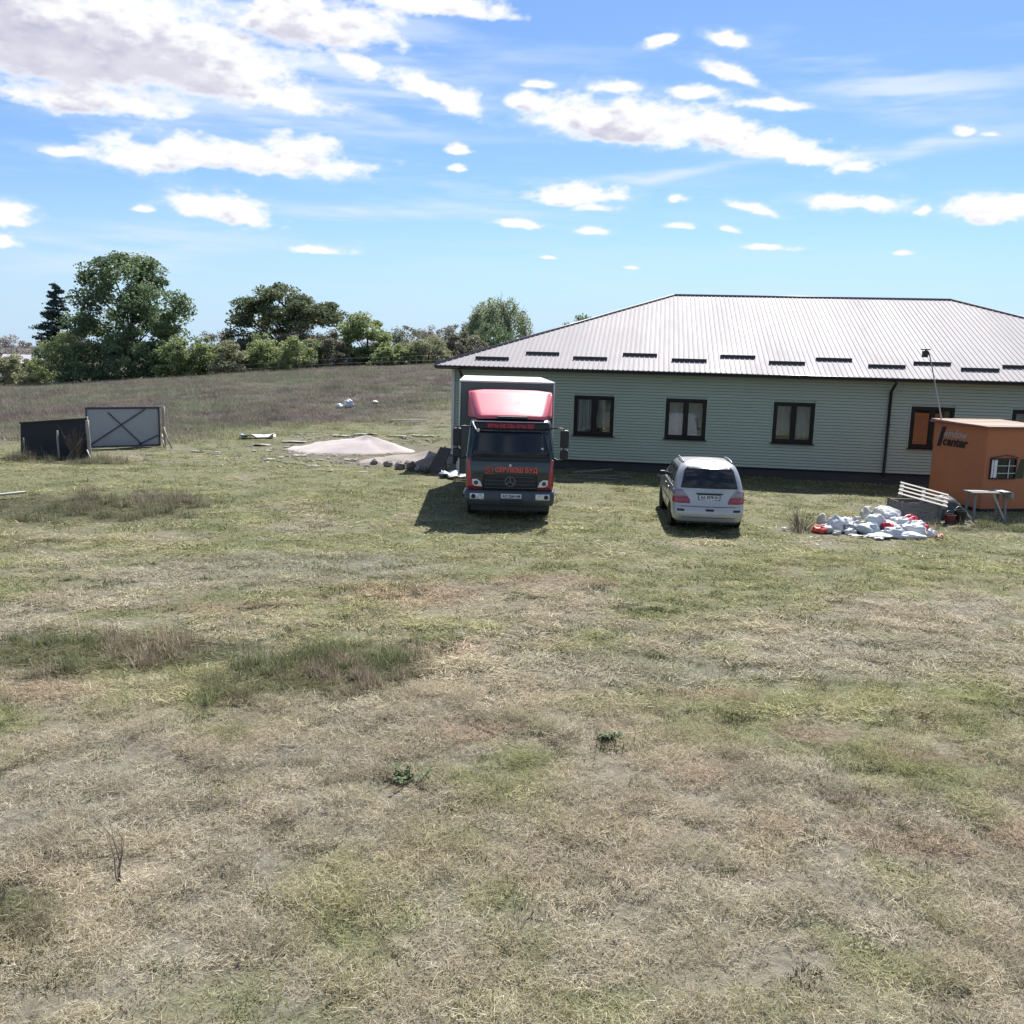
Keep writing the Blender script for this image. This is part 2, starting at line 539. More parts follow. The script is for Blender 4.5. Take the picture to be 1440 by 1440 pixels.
# ------------------------------------------------------------------ clouds on the sky dome
def build_clouds():
    rad = 4000.0

    def warp(a, e):
        u, v = a * 0.42, e
        wx = (fbm(u * 0.8 + 7, v * 0.8 + 3, 3) - 0.5) * 1.8 + (fbm(u * 3.1 + 1, v * 3.1 + 9, 3) - 0.5) * 0.8
        wy = (fbm(u * 0.8 + 71, v * 0.8 + 33, 3) - 0.5) * 0.45 + (fbm(u * 3.1 + 51, v * 3.1 + 29, 3) - 0.5) * 0.4
        return wx, wy

    def dens_named(a, e):
        wx, wy = warp(a, e)
        big = None
        for (ca, ce, w, h, r) in CLOUDS:
            small = min(1.0, 0.25 + h / 0.8)
            c, s_ = math.cos(math.radians(r)), math.sin(math.radians(r))
            dx, dy = a - ca + wx * small, e - ce + wy * small
            x = (dx * c + dy * s_) / (w * 1.05)
            y = (-dx * s_ + dy * c)
            y = np.where(y > 0, y / (h * 1.32), y / (h * 0.72))
            d = (1 - np.sqrt(x * x + y * y)) * (0.75 + 0.25 * min(2.0, h))
            big = d if big is None else np.maximum(big, d) + 0.06 * np.exp(-8 * np.abs(big - d))
        n = fbm(a * 0.62 + 40, e * 1.25 + 11, 7, 0.62)
        return big + (n - 0.50) * 1.12

    def dens_any(a, e):
        b = fbm(a * 0.085 + 4, e * 0.22 + 9, 4, 0.5)
        n = fbm(a * 0.45 + 40, e * 0.9 + 11, 4, 0.6)
        clear = 1 - sstep(9.0, 17.0, np.sqrt(((a - 18.0) * 0.63) ** 2 + (e - 50.5) ** 2))    # the sun is out
        return (b - 0.60) * 4.2 + (n - 0.5) * 1.2 - 3.0 * clear

    def sheet(azs, els, dens, keep, name):
        A, E = np.meshgrid(azs, els)
        shp = A.shape
        a, e = A.ravel(), E.ravel()
        d = dens(a, e)
        alpha = sstep(-0.03, 0.50, d) ** 0.85
        over = np.maximum(dens(a + 0.35, e + 0.55), 0) + 0.6 * np.maximum(dens(a + 0.7, e + 1.3), 0)
        puff = fbm(a * 0.9 + 14, e * 1.9 + 81, 4, 0.55)
        shade = sstep(0.28, 1.05, over * 0.8 + (puff - 0.5) * 1.0) * sstep(0.12, 0.6, d)
        shade = shade * np.clip(0.72 + 0.9 * (fbm(a * 0.6 + 6, e * 1.3 + 2, 4, 0.5) - 0.35), 0.5, 1.1)
        # thin high veil
        ci = np.zeros_like(a)
        for (ca, ce, w, h, r) in CIRRUS:
            c, s_ = math.cos(math.radians(r)), math.sin(math.radians(r))
            dx, dy = a - ca, e - ce + (fbm(a * 0.15, e * 0.3 + 5, 3) - 0.5) * 1.6
            x = (dx * c + dy * s_) / (w * 1.2)
            y = (-dx * s_ + dy * c) / (h * 1.5)
            ci = np.maximum(ci, sstep(1.1, 0.1, np.sqrt(x * x + y * y)) if False else 1 - sstep(0.1, 1.1, np.sqrt(x * x + y * y)))
        st = fbm(a * 0.11 + e * 0.1, e * 0.95 + 3, 5, 0.6)
        veil = ci * sstep(0.34, 0.72, st) * 0.72 + sstep(0.5, 0.8, st) * 0.14
        veil = np.maximum(veil, 0.38 * sstep(-0.55, 0.25, d) * sstep(0.3, 0.62, st))
        veil = veil * sstep(9.0, 17.0, np.sqrt(((a - 18.0) * 0.63) ** 2 + (e - 50.5) ** 2))
        white = np.array((0.61, 0.61, 0.625))
        grey = np.array((0.335, 0.335, 0.415))
        cc = white + (grey - white) * (shade * 0.92)[:, None]  # self-shadow under thick cloud is put into the emitted colour
        al = alpha + (1 - alpha) * veil
        wgt = (alpha / np.maximum(al, 1e-4))[:, None]
        cc = cc * wgt + np.array((0.445, 0.51, 0.59)) * (1 - wgt)
        al = al * sstep(0.6, 3.0, e) * keep(a, e)
        ar, er = np.radians(a), np.radians(e)
        V = np.stack([np.sin(ar) * np.cos(er), np.cos(ar) * np.cos(er), np.sin(er)], 1) * rad
        ny, nx = shp
        i = np.arange(nx * ny).reshape(ny, nx)
        F = np.stack([i[:-1, :-1].ravel(), i[1:, :-1].ravel(), i[1:, 1:].ravel(), i[:-1, 1:].ravel()], 1)
        F = F[(al[F] > 0.015).any(1)]
        used = np.unique(F)
        mp = np.zeros(len(V), int)
        mp[used] = np.arange(len(used))
        return V[used], mp[F], np.concatenate([cc, al[:, None]], 1)[used]

    inside = lambda a, e: 1.0 * np.ones_like(a)
    azs = np.arange(-32, 32.01, 0.075)
    els = np.arange(0.6, 21.0, 0.06)
    P1 = sheet(azs, els, dens_named, lambda a, e: (1 - sstep(30.5, 31.9, np.abs(a))) * (1 - sstep(20, 20.9, e)), 'a')
    P2 = sheet(np.arange(-180, 180.01, 0.8), np.arange(1.0, 78, 0.5), dens_any, lambda a, e: np.maximum(sstep(30.5, 32.5, np.abs(a)), sstep(20.0, 21.5, e)), 'b')
    V = np.concatenate([P1[0], P2[0]])
    F = np.concatenate([P1[1], P2[1] + len(P1[0])])
    C4 = np.concatenate([P1[2], P2[2]]).astype(np.float32)
    me = np_mesh('sky', V, F)
    at = me.attributes.new('cloud', 'FLOAT_COLOR', 'POINT')
    at.data.foreach_set('color', C4.ravel())
    m = bpy.data.materials.new('cloud_vapour')
    m.use_nodes = True
    t = NT(m.node_tree)
    t.n.clear()
    out = t.node('ShaderNodeOutputMaterial')
    ca = t.node('ShaderNodeAttribute')
    ca.attribute_name = 'cloud'
    em = t.node('ShaderNodeEmission')
    tr = t.node('ShaderNodeBsdfTransparent')
    mx = t.node('ShaderNodeMixShader')
    t.l.new(ca.outputs['Color'], em.inputs[0])
    t.l.new(ca.outputs['Alpha'], mx.inputs[0])
    t.l.new(tr.outputs[0], mx.inputs[1])
    t.l.new(em.outputs[0], mx.inputs[2])
    t.l.new(mx.outputs[0], out.inputs[0])
    m.cycles.emission_sampling = 'NONE'
    me.materials.append(m)
    o = bpy.data.objects.new('sky', me)
    COL.objects.link(o)
    tag(o, 'white and lavender grey fair-weather clouds in the blue sky', None, None, 'structure')


build_clouds()


def turf_material(name, gain=1.0, from_instance=False, translucent=False):
    m = bpy.data.materials.new(name)
    m.use_nodes = True
    t = NT(m.node_tree)
    b = t.n['Principled BSDF']
    b.inputs['Roughness'].default_value = 0.85
    b.inputs['Specular IOR Level'].default_value = 0.15
    at = t.node('ShaderNodeAttribute')
    at.attribute_name = 'tint'
    if from_instance:
        at.attribute_type = 'INSTANCER'
    col = at.outputs['Color']
    geo = t.node('ShaderNodeNewGeometry')
    if from_instance:
        rn = t.node('ShaderNodeAttribute')
        rn.attribute_name = 'rnd'
        sc = t.ramp(rn.outputs['Fac'], 0, 1, False, 0.52 * gain, 1.38 * gain)
        hs = t.node('ShaderNodeHueSaturation')
        t.l.new(col, hs.inputs['Color'])
        t.l.new(t.ramp(rn.outputs['Fac'], 0, 1, False, 1.35, 0.75), hs.inputs['Saturation'])
        col = hs.outputs[0]
    else:
        n = t.noise(geo.outputs['Position'], 9.0, 6, 0.7)
        n2 = t.noise(t.vmath('MULTIPLY', geo.outputs['Position'], (1.0, 1.0, 1.0)), 55.0, 3, 0.7)
        sc = t.math('MULTIPLY', t.ramp(n, 0.3, 0.72, False, 0.55 * gain, 1.3 * gain), t.ramp(n2, 0.3, 0.7, False, 0.7, 1.25))
        bn = t.node('ShaderNodeBump')
        bn.inputs['Distance'].default_value = 0.03
        t.l.new(t.math('ADD', n, t.math('MULTIPLY', n2, 0.3)), bn.inputs['Height'])
        t.l.new(bn.outputs[0], b.inputs['Normal'])
    nd = t.node('ShaderNodeVectorMath', operation='SCALE')
    t.l.new(col, nd.inputs[0])
    t.l.new(sc, nd.inputs['Scale'])
    t.l.new(nd.outputs[0], b.inputs['Base Color'])
    if from_instance:
        tl = t.node('ShaderNodeBsdfTranslucent')
        t.l.new(nd.outputs[0], tl.inputs[0])
        mx = t.node('ShaderNodeMixShader')
        mx.inputs[0].default_value = 0.35
        out = t.n['Material Output']
        t.l.new(b.outputs[0], mx.inputs[1])
        t.l.new(tl.outputs[0], mx.inputs[2])
        t.l.new(mx.outputs[0], out.inputs[0])
    return m


def set_tint(me, cols):
    at = me.attributes.new('tint', 'FLOAT_COLOR', 'POINT')
    rgba = np.ones((len(cols), 4), np.float32)
    rgba[:, :3] = cols
    at.data.foreach_set('color', rgba.ravel())


def build_ground():
    def lines(lo, hi, dlo, dhi, step, grow=1.22):
        a = list(np.arange(dlo, dhi, step))
        s, p = step, dhi
        while p < hi:
            a.append(p)
            s *= grow
            p += s
        a.append(hi)
        s, p, b = step, dlo, []
        while p > lo:
            s *= grow
            p -= s
            b.append(max(p, lo))
        return np.array(sorted(set(b + a)))
    xs = lines(-1500, 1500, -20, 18, 0.16, 1.09)
    ys = lines(-1500, 2500, 3.5, 46, 0.16, 1.09)
    X, Y = np.meshgrid(xs, ys)
    Z = terrain(X, Y) + relief(X, Y)
    V = np.stack([X.ravel(), Y.ravel(), Z.ravel()], 1)
    nx, ny = len(xs), len(ys)
    i = np.arange(nx * ny).reshape(ny, nx)
    F = np.stack([i[:-1, :-1].ravel(), i[:-1, 1:].ravel(), i[1:, 1:].ravel(), i[1:, :-1].ravel()], 1)
    me = np_mesh('ground', V, F)
    me.polygons.foreach_set('use_smooth', np.ones(len(F), bool))
    c, g, band, sand = turf(V[:, 0], V[:, 1])
    far = np.maximum(sstep(30, 60, np.abs(V[:, 0])), 1 - sstep(-12, 2, V[:, 1]))[:, None] * (1 - band[:, None])
    c = c * (1 - far) + np.array((0.27, 0.245, 0.155)) * far
    set_tint(me, c)
    me.materials.append(turf_material('turf_ground', 0.46))
    o = bpy.data.objects.new('ground', me)
    COL.objects.link(o)
    tag(o, 'mown dry grass lot with green and straw patches', None, None, 'structure')
    return o


# ------------------------------------------------------------------ grass, instanced in small clumps
def blades(n, rad, lmin, lmax, wid, tilt_lo, tilt_hi, seg=2, curve=0.5, lift=0.0, bias=0.0, tip=0.15):
    """a clump of n blades as one mesh with a random value per blade; tilt is measured from the vertical"""
    r = rad * np.sqrt(RNG.random(n))
    a = RNG.random(n) * 2 * np.pi
    bx, by = r * np.cos(a), r * np.sin(a)
    L = lmin + (lmax - lmin) * RNG.random(n) ** 1.6
    W = wid * (0.6 + 0.8 * RNG.random(n))
    th = np.radians(tilt_lo + (tilt_hi - tilt_lo) * RNG.random(n))
    az = RNG.random(n) * 2 * np.pi
    if bias:
        az = az * (1 - bias)
    hx, hy = np.cos(az), np.sin(az)
    z0 = RNG.random(n) * lift
    rows = []
    px, py, pz = bx.copy(), by.copy(), z0.copy()
    spin = RNG.normal(size=n) * 0.55
    sx0, sy0 = -hy, hx
    for s in range(seg + 1):
        f = s / seg
        w = W * (1 - f * (1 - tip)) * 0.5
        tw = np.cos(spin)
        tz = np.sin(spin) * 0.6
        rows.append(np.stack([px - sx0 * w * tw, py - sy0 * w * tw, pz - w * tz], 1))
        rows.append(np.stack([px + sx0 * w * tw, py + sy0 * w * tw, pz + w * tz], 1))
        t = th + curve * f * (0.5 + RNG.random(n))
        t = np.minimum(t, np.radians(100))
        st = L / seg
        px = px + hx * np.sin(t) * st
        py = py + hy * np.sin(t) * st
        pz = np.maximum(pz + np.cos(t) * st, -0.01)
    K = 2 * (seg + 1)
    V = np.stack(rows, 1).reshape(-1, 3)
    base = (np.arange(n) * K)[:, None]
    F = []
    for s in range(seg):
        q = np.array([2 * s, 2 * s + 1, 2 * s + 3, 2 * s + 2])[None, :]
        F.append(base + q)
    F = np.concatenate(F, 0)
    rnd = np.repeat(RNG.random(n), K)
    return V, F, rnd


def clump_source(name, parts, material):
    Vs, Fs, Rs, o = [], [], [], 0
    for V, F, r in parts:
        Vs.append(V)
        Fs.append(F + o)
        Rs.append(r)
        o += len(V)
    V = np.concatenate(Vs)
    me = np_mesh(name, V, np.concatenate(Fs))
    at = me.attributes.new('rnd', 'FLOAT', 'POINT')
    at.data.foreach_set('value', np.concatenate(Rs).astype(np.float32))
    me.materials.append(material)
    return bpy.data.objects.new(name, me)      # kept out of the scene: only its copies grow


def scatter(name, label, cat, sources, P, rotz, scl, tint, tilt=None):
    n = len(P)
    me = bpy.data.meshes.new(name)
    me.vertices.add(n)
    me.vertices.foreach_set('co', np.asarray(P, np.float32).ravel())
    e = np.zeros((n, 3), np.float32)
    e[:, 2] = rotz
    if tilt is not None:
        e[:, 0] = tilt
    a = me.attributes.new('turn', 'FLOAT_VECTOR', 'POINT')
    a.data.foreach_set('vector', e.ravel())
    a = me.attributes.new('size', 'FLOAT_VECTOR', 'POINT')
    a.data.foreach_set('vector', np.asarray(scl, np.float32).ravel())
    a = me.attributes.new('pick', 'INT', 'POINT')
    a.data.foreach_set('value', RNG.integers(0, len(sources), n).astype(np.int32))
    set_tint(me, tint)
    o = bpy.data.objects.new(name, me)
    COL.objects.link(o)
    ng = bpy.data.node_groups.new(name, 'GeometryNodeTree')
    ng.interface.new_socket('Geometry', in_out='INPUT', socket_type='NodeSocketGeometry')
    ng.interface.new_socket('Geometry', in_out='OUTPUT', socket_type='NodeSocketGeometry')
    N, Lk = ng.nodes, ng.links
    gi, go = N.new('NodeGroupInput'), N.new('NodeGroupOutput')
    iop = N.new('GeometryNodeInstanceOnPoints')
    jn = N.new('GeometryNodeJoinGeometry')
    for s in reversed(sources):
        oi = N.new('GeometryNodeObjectInfo')
        oi.inputs['Object'].default_value = s
        oi.inputs['As Instance'].default_value = True
        Lk.new(oi.outputs['Geometry'], jn.inputs[0])

    def attr(nm, ty):
        nd = N.new('GeometryNodeInputNamedAttribute')
        nd.data_type = ty
        nd.inputs['Name'].default_value = nm
        return nd.outputs['Attribute']
    Lk.new(gi.outputs[0], iop.inputs['Points'])
    Lk.new(jn.outputs[0], iop.inputs['Instance'])
    iop.inputs['Pick Instance'].default_value = True
    Lk.new(attr('pick', 'INT'), iop.inputs['Instance Index'])
    er = N.new('FunctionNodeEulerToRotation')
    Lk.new(attr('turn', 'FLOAT_VECTOR'), er.inputs[0])
    Lk.new(er.outputs[0], iop.inputs['Rotation'])
    Lk.new(attr('size', 'FLOAT_VECTOR'), iop.inputs['Scale'])
    Lk.new(iop.outputs[0], go.inputs[0])
    md = o.modifiers.new('grow', 'NODES')
    md.node_group = ng
    tag(o, label, cat, None, 'stuff')
    return o


def in_view(x, y, m=3.8):
    return (np.abs(x) < 0.60 * y + m) & (y > 4.2)


def build_grass():
    mt = turf_material('turf_blades', 1.0, True)
    straw = [clump_source('straw_clump', [blades(150, 0.21, 0.03, 0.125, 0.0044, 62, 96, 1, 0.2, 0.025), blades(26, 0.2, 0.02, 0.08, 0.0045, 10, 65, 1, 0.3)], mt) for _ in range(6)]
    straw_mid = [clump_source('straw_swathe', [blades(70, 0.25, 0.05, 0.19, 0.010, 66, 97, 1, 0.15, 0.03), blades(14, 0.22, 0.02, 0.07, 0.010, 10, 65, 1, 0.3)], mt) for _ in range(6)]
    straw_far = [clump_source('straw_drift', [blades(40, 0.34, 0.08, 0.28, 0.018, 74, 97, 1, 0.1, 0.03), blades(8, 0.3, 0.02, 0.06, 0.020, 10, 60, 1, 0.3)], mt) for _ in range(6)]
    green = [clump_source('green_clump', [blades(70, 0.17, 0.025, 0.07, 0.007, 15, 65, 1, 0.5), blades(20, 0.2, 0.03, 0.06, 0.014, 45, 88, 1, 0.4)], mt) for _ in range(5)]
    green_far = [clump_source('green_tuft', [blades(36, 0.26, 0.025, 0.075, 0.018, 20, 75, 1, 0.5), blades(10, 0.26, 0.03, 0.07, 0.032, 55, 90, 1, 0.3)], mt) for _ in range(5)]
    tall = [clump_source('weed_clump', [blades(46, 0.18, 0.10, 0.32, 0.012, 3, 40, 2, 0.7), blades(9, 0.14, 0.2, 0.44, 0.008, 0, 18, 2, 0.3), blades(26, 0.18, 0.05, 0.16, 0.026, 25, 75, 1, 0.5)], mt) for _ in range(5)]
    dry = [clump_source('dry_clump', [blades(60, 0.5, 0.15, 0.5, 0.012, 2, 35, 2, 0.4), blades(40, 0.5, 0.1, 0.3, 0.03, 20, 75, 2, 0.4)], mt) for _ in range(4)]

    def pts(dens, y0, y1, half=None):
        ymid = np.linspace(y0, y1, 40)
        w = 2 * (0.60 * ymid + 3.8)
        area = float(np.sum((w[1:] + w[:-1]) * 0.5 * np.diff(ymid)))
        n = int((y1 - y0) * 2 * (0.60 * y1 + 3.8) * dens * 1.25)
        y = y0 + (y1 - y0) * RNG.random(n)
        x = (RNG.random(n) * 2 - 1) * (0.60 * y1 + 3.8)
        k = in_view(x, y)
        return x[k], y[k]

    def occupied(x, y):
        # under the house, the kiosk and on bare sand nothing grows
        ax, ay = math.cos(0.1452), -math.sin(0.1452)
        a = (x + 3.04) * ax + (y - 35.33) * ay
        d = (x + 3.04) * -ay + (y - 35.33) * ax
        house = (a > 0.4) & (d > 0.5) & (d < 18) & (a < 30)
        kx = (x - 13.92) * 0.978 + (y - 27.2) * 0.208
        ky = -(x - 13.92) * 0.208 + (y - 27.2) * 0.978
        kiosk = (kx > 0) & (kx < 2.3) & (ky > 0) & (ky < 2.45)
        heap = ((x - 9.1) / 1.75) ** 2 + ((y - 23.2) / 0.95) ** 2 < 1
        return house | kiosk | heap

    # straw: fine near the camera, in broader swathes farther off
    def lay_straw(name, label, src, rings, grow):
        xs, ys = [], []
        for dens, a, b in rings:
            x, y = pts(dens, a, b)
            xs.append(x)
            ys.append(y)
        x, y = np.concatenate(xs), np.concatenate(ys)
        c, g, band, sand = turf(x, y)
        k = ~occupied(x, y) & (RNG.random(len(x)) > band * 1.1) & (RNG.random(len(x)) > sand * 0.85) & (RNG.random(len(x)) > 0.10 + 0.34 * g)
        f = 3.0 / grow
        tus = 0.72 * fbm(x * f + 17, y * f * 2.2 + 5, 3, 0.65) + 0.28 * fbm(x * 0.9 + 3, y * 1.9 + 50, 3, 0.6)
        k &= RNG.random(len(x)) < 0.40 + 0.9 * sstep(0.42, 0.54, tus)
        x, y, c, tus = x[k], y[k], c[k], tus[k]
        n = len(x)
        s = (0.7 + 0.6 * RNG.random(n))
        zs = s * (0.40 + 0.8 * sstep(0.44, 0.62, tus)) * (0.6 + 0.8 * RNG.random(n)) / grow ** 0.6
        P = np.stack([x, y, terrain(x, y) + relief(x, y) - 0.008 + 0.06 / grow ** 0.4 * sstep(0.46, 0.66, tus) * (0.3 + 0.7 * RNG.random(n))], 1)
        lift = np.array((1.16, 1.13, 1.08)) * (0.70 + 0.60 * RNG.random((n, 1)))
        scatter(name, label, 'straw', src, P, RNG.random(n) * 6.283, np.stack([s, s, zs], 1), np.clip(c * lift, 0, 0.85), RNG.normal(size=n) * 0.16 / grow ** 1.3)

    lay_straw('mown_straw', 'loose dry mown straw in the foreground of the lot', straw, ((60, 4.4, 8), (50, 8, 11.5)), 1.0)
    lay_straw('mown_straw', 'drifts of mown straw across the middle of the lot', straw_mid, ((32, 10.5, 15), (24, 15, 20)), 1.6)
    lay_straw('mown_straw', 'pale mown straw on the far part of the lot', straw_far, ((11, 19, 26), (7, 26, 36), (3, 36, 54)), 2.4)

    def lay_green(name, label, src, rings):
        xs, ys = [], []
        for dens, a, b in rings:
            x, y = pts(dens, a, b)
            xs.append(x)
            ys.append(y)
        x, y = np.concatenate(xs), np.concatenate(ys)
        c, g, band, sand = turf(x, y)
        tuft = sstep(0.45, 0.62, fbm(x * 1.7 + 40, y * 2.3 + 60, 3))
        k = ~occupied(x, y) & (RNG.random(len(x)) > band) & (RNG.random(len(x)) > sand * 0.9) & (RNG.random(len(x)) < 0.08 + 0.42 * g + 0.35 * tuft)
        x, y, c, tuft = x[k], y[k], c[k], tuft[k]
        n = len(x)
        mixg = np.clip(0.15 + 0.6 * tuft + 0.3 * RNG.random(n) - 0.15, 0, 1)[:, None]
        gcol = np.array((0.165, 0.19, 0.083)) * (0.55 + 0.65 * RNG.random((n, 1))) + np.array((0.04, 0.013, 0.0)) * RNG.random((n, 1))
        c = (c * (1 - mixg) + gcol * mixg) * 1.12
        s = 0.6 + 0.8 * RNG.random(n)
        P = np.stack([x, y, terrain(x, y) + relief(x, y) - 0.005], 1)
        scatter(name, label, 'grass', src, P, RNG.random(n) * 6.283, np.stack([s, s, s * (0.6 + 1.0 * RNG.random(n))], 1), c)

    lay_green('short_grass', 'short green grass growing through the foreground straw', green, ((26, 4.4, 9), (22, 9, 13)))
    lay_green('short_grass', 'short green grass round the vehicles and beyond', green_far, ((13, 12.5, 20), (10, 20, 30), (6, 30, 54)))
    # taller weeds
    xs, ys = [], []
    for dens, a, b in ((26, 4.4, 16), (16, 16, 36)):
        xx, yy = pts(dens, a, b)
        xs.append(xx)
        ys.append(yy)
    x, y = np.concatenate(xs), np.concatenate(ys)
    w = weed_mask(x, y)
    k = (RNG.random(len(x)) < w * sstep(0.34, 0.62, fbm(x * 1.1 + 70, y * 1.1, 4, 0.6)) * np.where(y > 17, 0.55, 1.0)) & ~occupied(x, y)
    # a thin sprinkle of taller stems everywhere
    lowt = sstep(0.585, 0.66, fbm(x * 1.5 + 33, y * 2.6 + 12, 4, 0.6)) * (w < 0.3) * (y < 17)
    kd = (RNG.random(len(x)) < 0.75 * lowt) & ~occupied(x, y)
    xd, yd = x[kd], y[kd]
    nd_ = len(xd)
    sd_ = 0.5 + 0.6 * RNG.random(nd_)
    scatter('dark_tufts', 'small dark green tufts dotted through the foreground straw', 'grass', green, np.stack([xd, yd, terrain(xd, yd) + relief(xd, yd)], 1), RNG.random(nd_) * 6.283, np.stack([sd_, sd_ * 0.6, sd_ * (0.9 + 0.9 * RNG.random(nd_))], 1), np.array((0.085, 0.105, 0.05)) * (0.6 + 0.9 * RNG.random((nd_, 1))))
    x, y, lowt = x[k], y[k], lowt[k]
    c, g, band, sand = turf(x, y)
    n = len(x)
    u = fbm(x * 0.8 + 11, y * 0.8 + 90, 3)[:, None]
    wc = np.where(u > 0.52, np.array((0.25, 0.205, 0.15)), np.array((0.165, 0.178, 0.092))) * (0.9 + 0.9 * RNG.random((n, 1)))
    far_c = sstep(17, 20, y)[:, None] * (x < 0)[:, None]
    wc = wc * (1 - far_c * 0.55) + np.array((0.215, 0.19, 0.14)) * (0.6 + 0.8 * RNG.random((n, 1))) * far_c * 0.55
    s = (0.5 + 0.7 * RNG.random(n)) * (0.6 + 0.9 * fbm(x * 0.9 + 2, y * 0.9, 3))
    s = s * np.where(y > 17, 1.1, 0.82)
    P = np.stack([x, y, terrain(x, y) + relief(x, y) - 0.01], 1)
    scatter('tall_weeds', 'knee-high dark weeds left standing in uncut patches', 'weeds', tall, P, RNG.random(n) * 6.283, np.stack([s, s, s * (0.8 + 0.5 * RNG.random(n))], 1), wc)
    # dry field behind
    n = 15000
    y = 40 + 50 * RNG.random(n)
    x = -0.62 * y - 3 + RNG.random(n) * (0.62 * y + 7)
    c, g, band, sand = turf(x, y)
    k = (RNG.random(n) < band * (0.35 + 0.9 * fbm(x * 0.2, y * 0.2 + 30, 3))) & ~occupied(x, y)
    x, y, c = x[k], y[k], c[k]
    n = len(x)
    s = 0.7 + 0.7 * RNG.random(n)
    hgt = s * (0.25 + 0.75 * fbm(x * 0.18 + 8, y * 0.18, 3))
    P = np.stack([x, y, terrain(x, y) - 0.02], 1)
    scatter('dry_field_growth', 'grey brown dead weeds covering the rising field behind', 'dry weeds', dry, P, RNG.random(n) * 6.283, np.stack([s, s, hgt], 1), c * (0.75 + 0.75 * RNG.random((n, 1))))


GROUND = build_ground()
build_grass()

# ------------------------------------------------------------------ house
H_YAW = 0.1452
H_O = (-3.04, 35.33, 0.0)            # below the front left corner of the eaves
RUN, RIDGE_L, EAVE_Z, RIDGE_Z, OVER = 8.92, 11.83, 3.84, 7.12, 0.56
H_LEN = 2 * RUN + RIDGE_L
SID_Z = 0.38
SID_T = 3.69
WINDOWS = [(5.25, 6.76), (8.67, 10.17), (12.57, 14.04), (17.36, 18.84), (20.76, 22.24), (24.97, 26.45)]
WZ0, WZ1 = 1.33, 2.83

M_SID = mat('sage_siding', (0.385, 0.435, 0.34), 0.7, var=0.10, vscale=0.8, streak=(0.5, 1, 2.0))
M_DARK = mat('dark_brown_metal', (0.022, 0.018, 0.02), 0.4, var=0.15)
M_PLINTH = mat('dark_plinth', (0.045, 0.047, 0.045), 0.8, var=0.35, vscale=1.2, bump=0.004, bscale=30)
M_ROOF = mat('pale_roof_sheet', (0.285, 0.265, 0.272), 0.65, metal=0.0, var=0.16, vscale=0.7, streak=(1.0, 0.25, 0.25), spec=0.2)
M_FRAME = mat('window_frame_brown', (0.012, 0.011, 0.011), 0.5, var=0.1, spec=0.25)
M_GLASS = glass_mat('window_glass', (0.92, 0.97, 0.97), 0.85)
M_ROOM = mat('room_wall', (0.30, 0.28, 0.25), 0.9, var=0.2)
M_CURT = mat('net_curtain', (0.66, 0.69, 0.72), 0.9, var=0.18, vscale=4)
M_BLUE = mat('blue_cloth', (0.25, 0.40, 0.52), 0.9, var=0.25)
M_CREAM = mat('cream_trim', (0.62, 0.60, 0.56), 0.5, var=0.08)


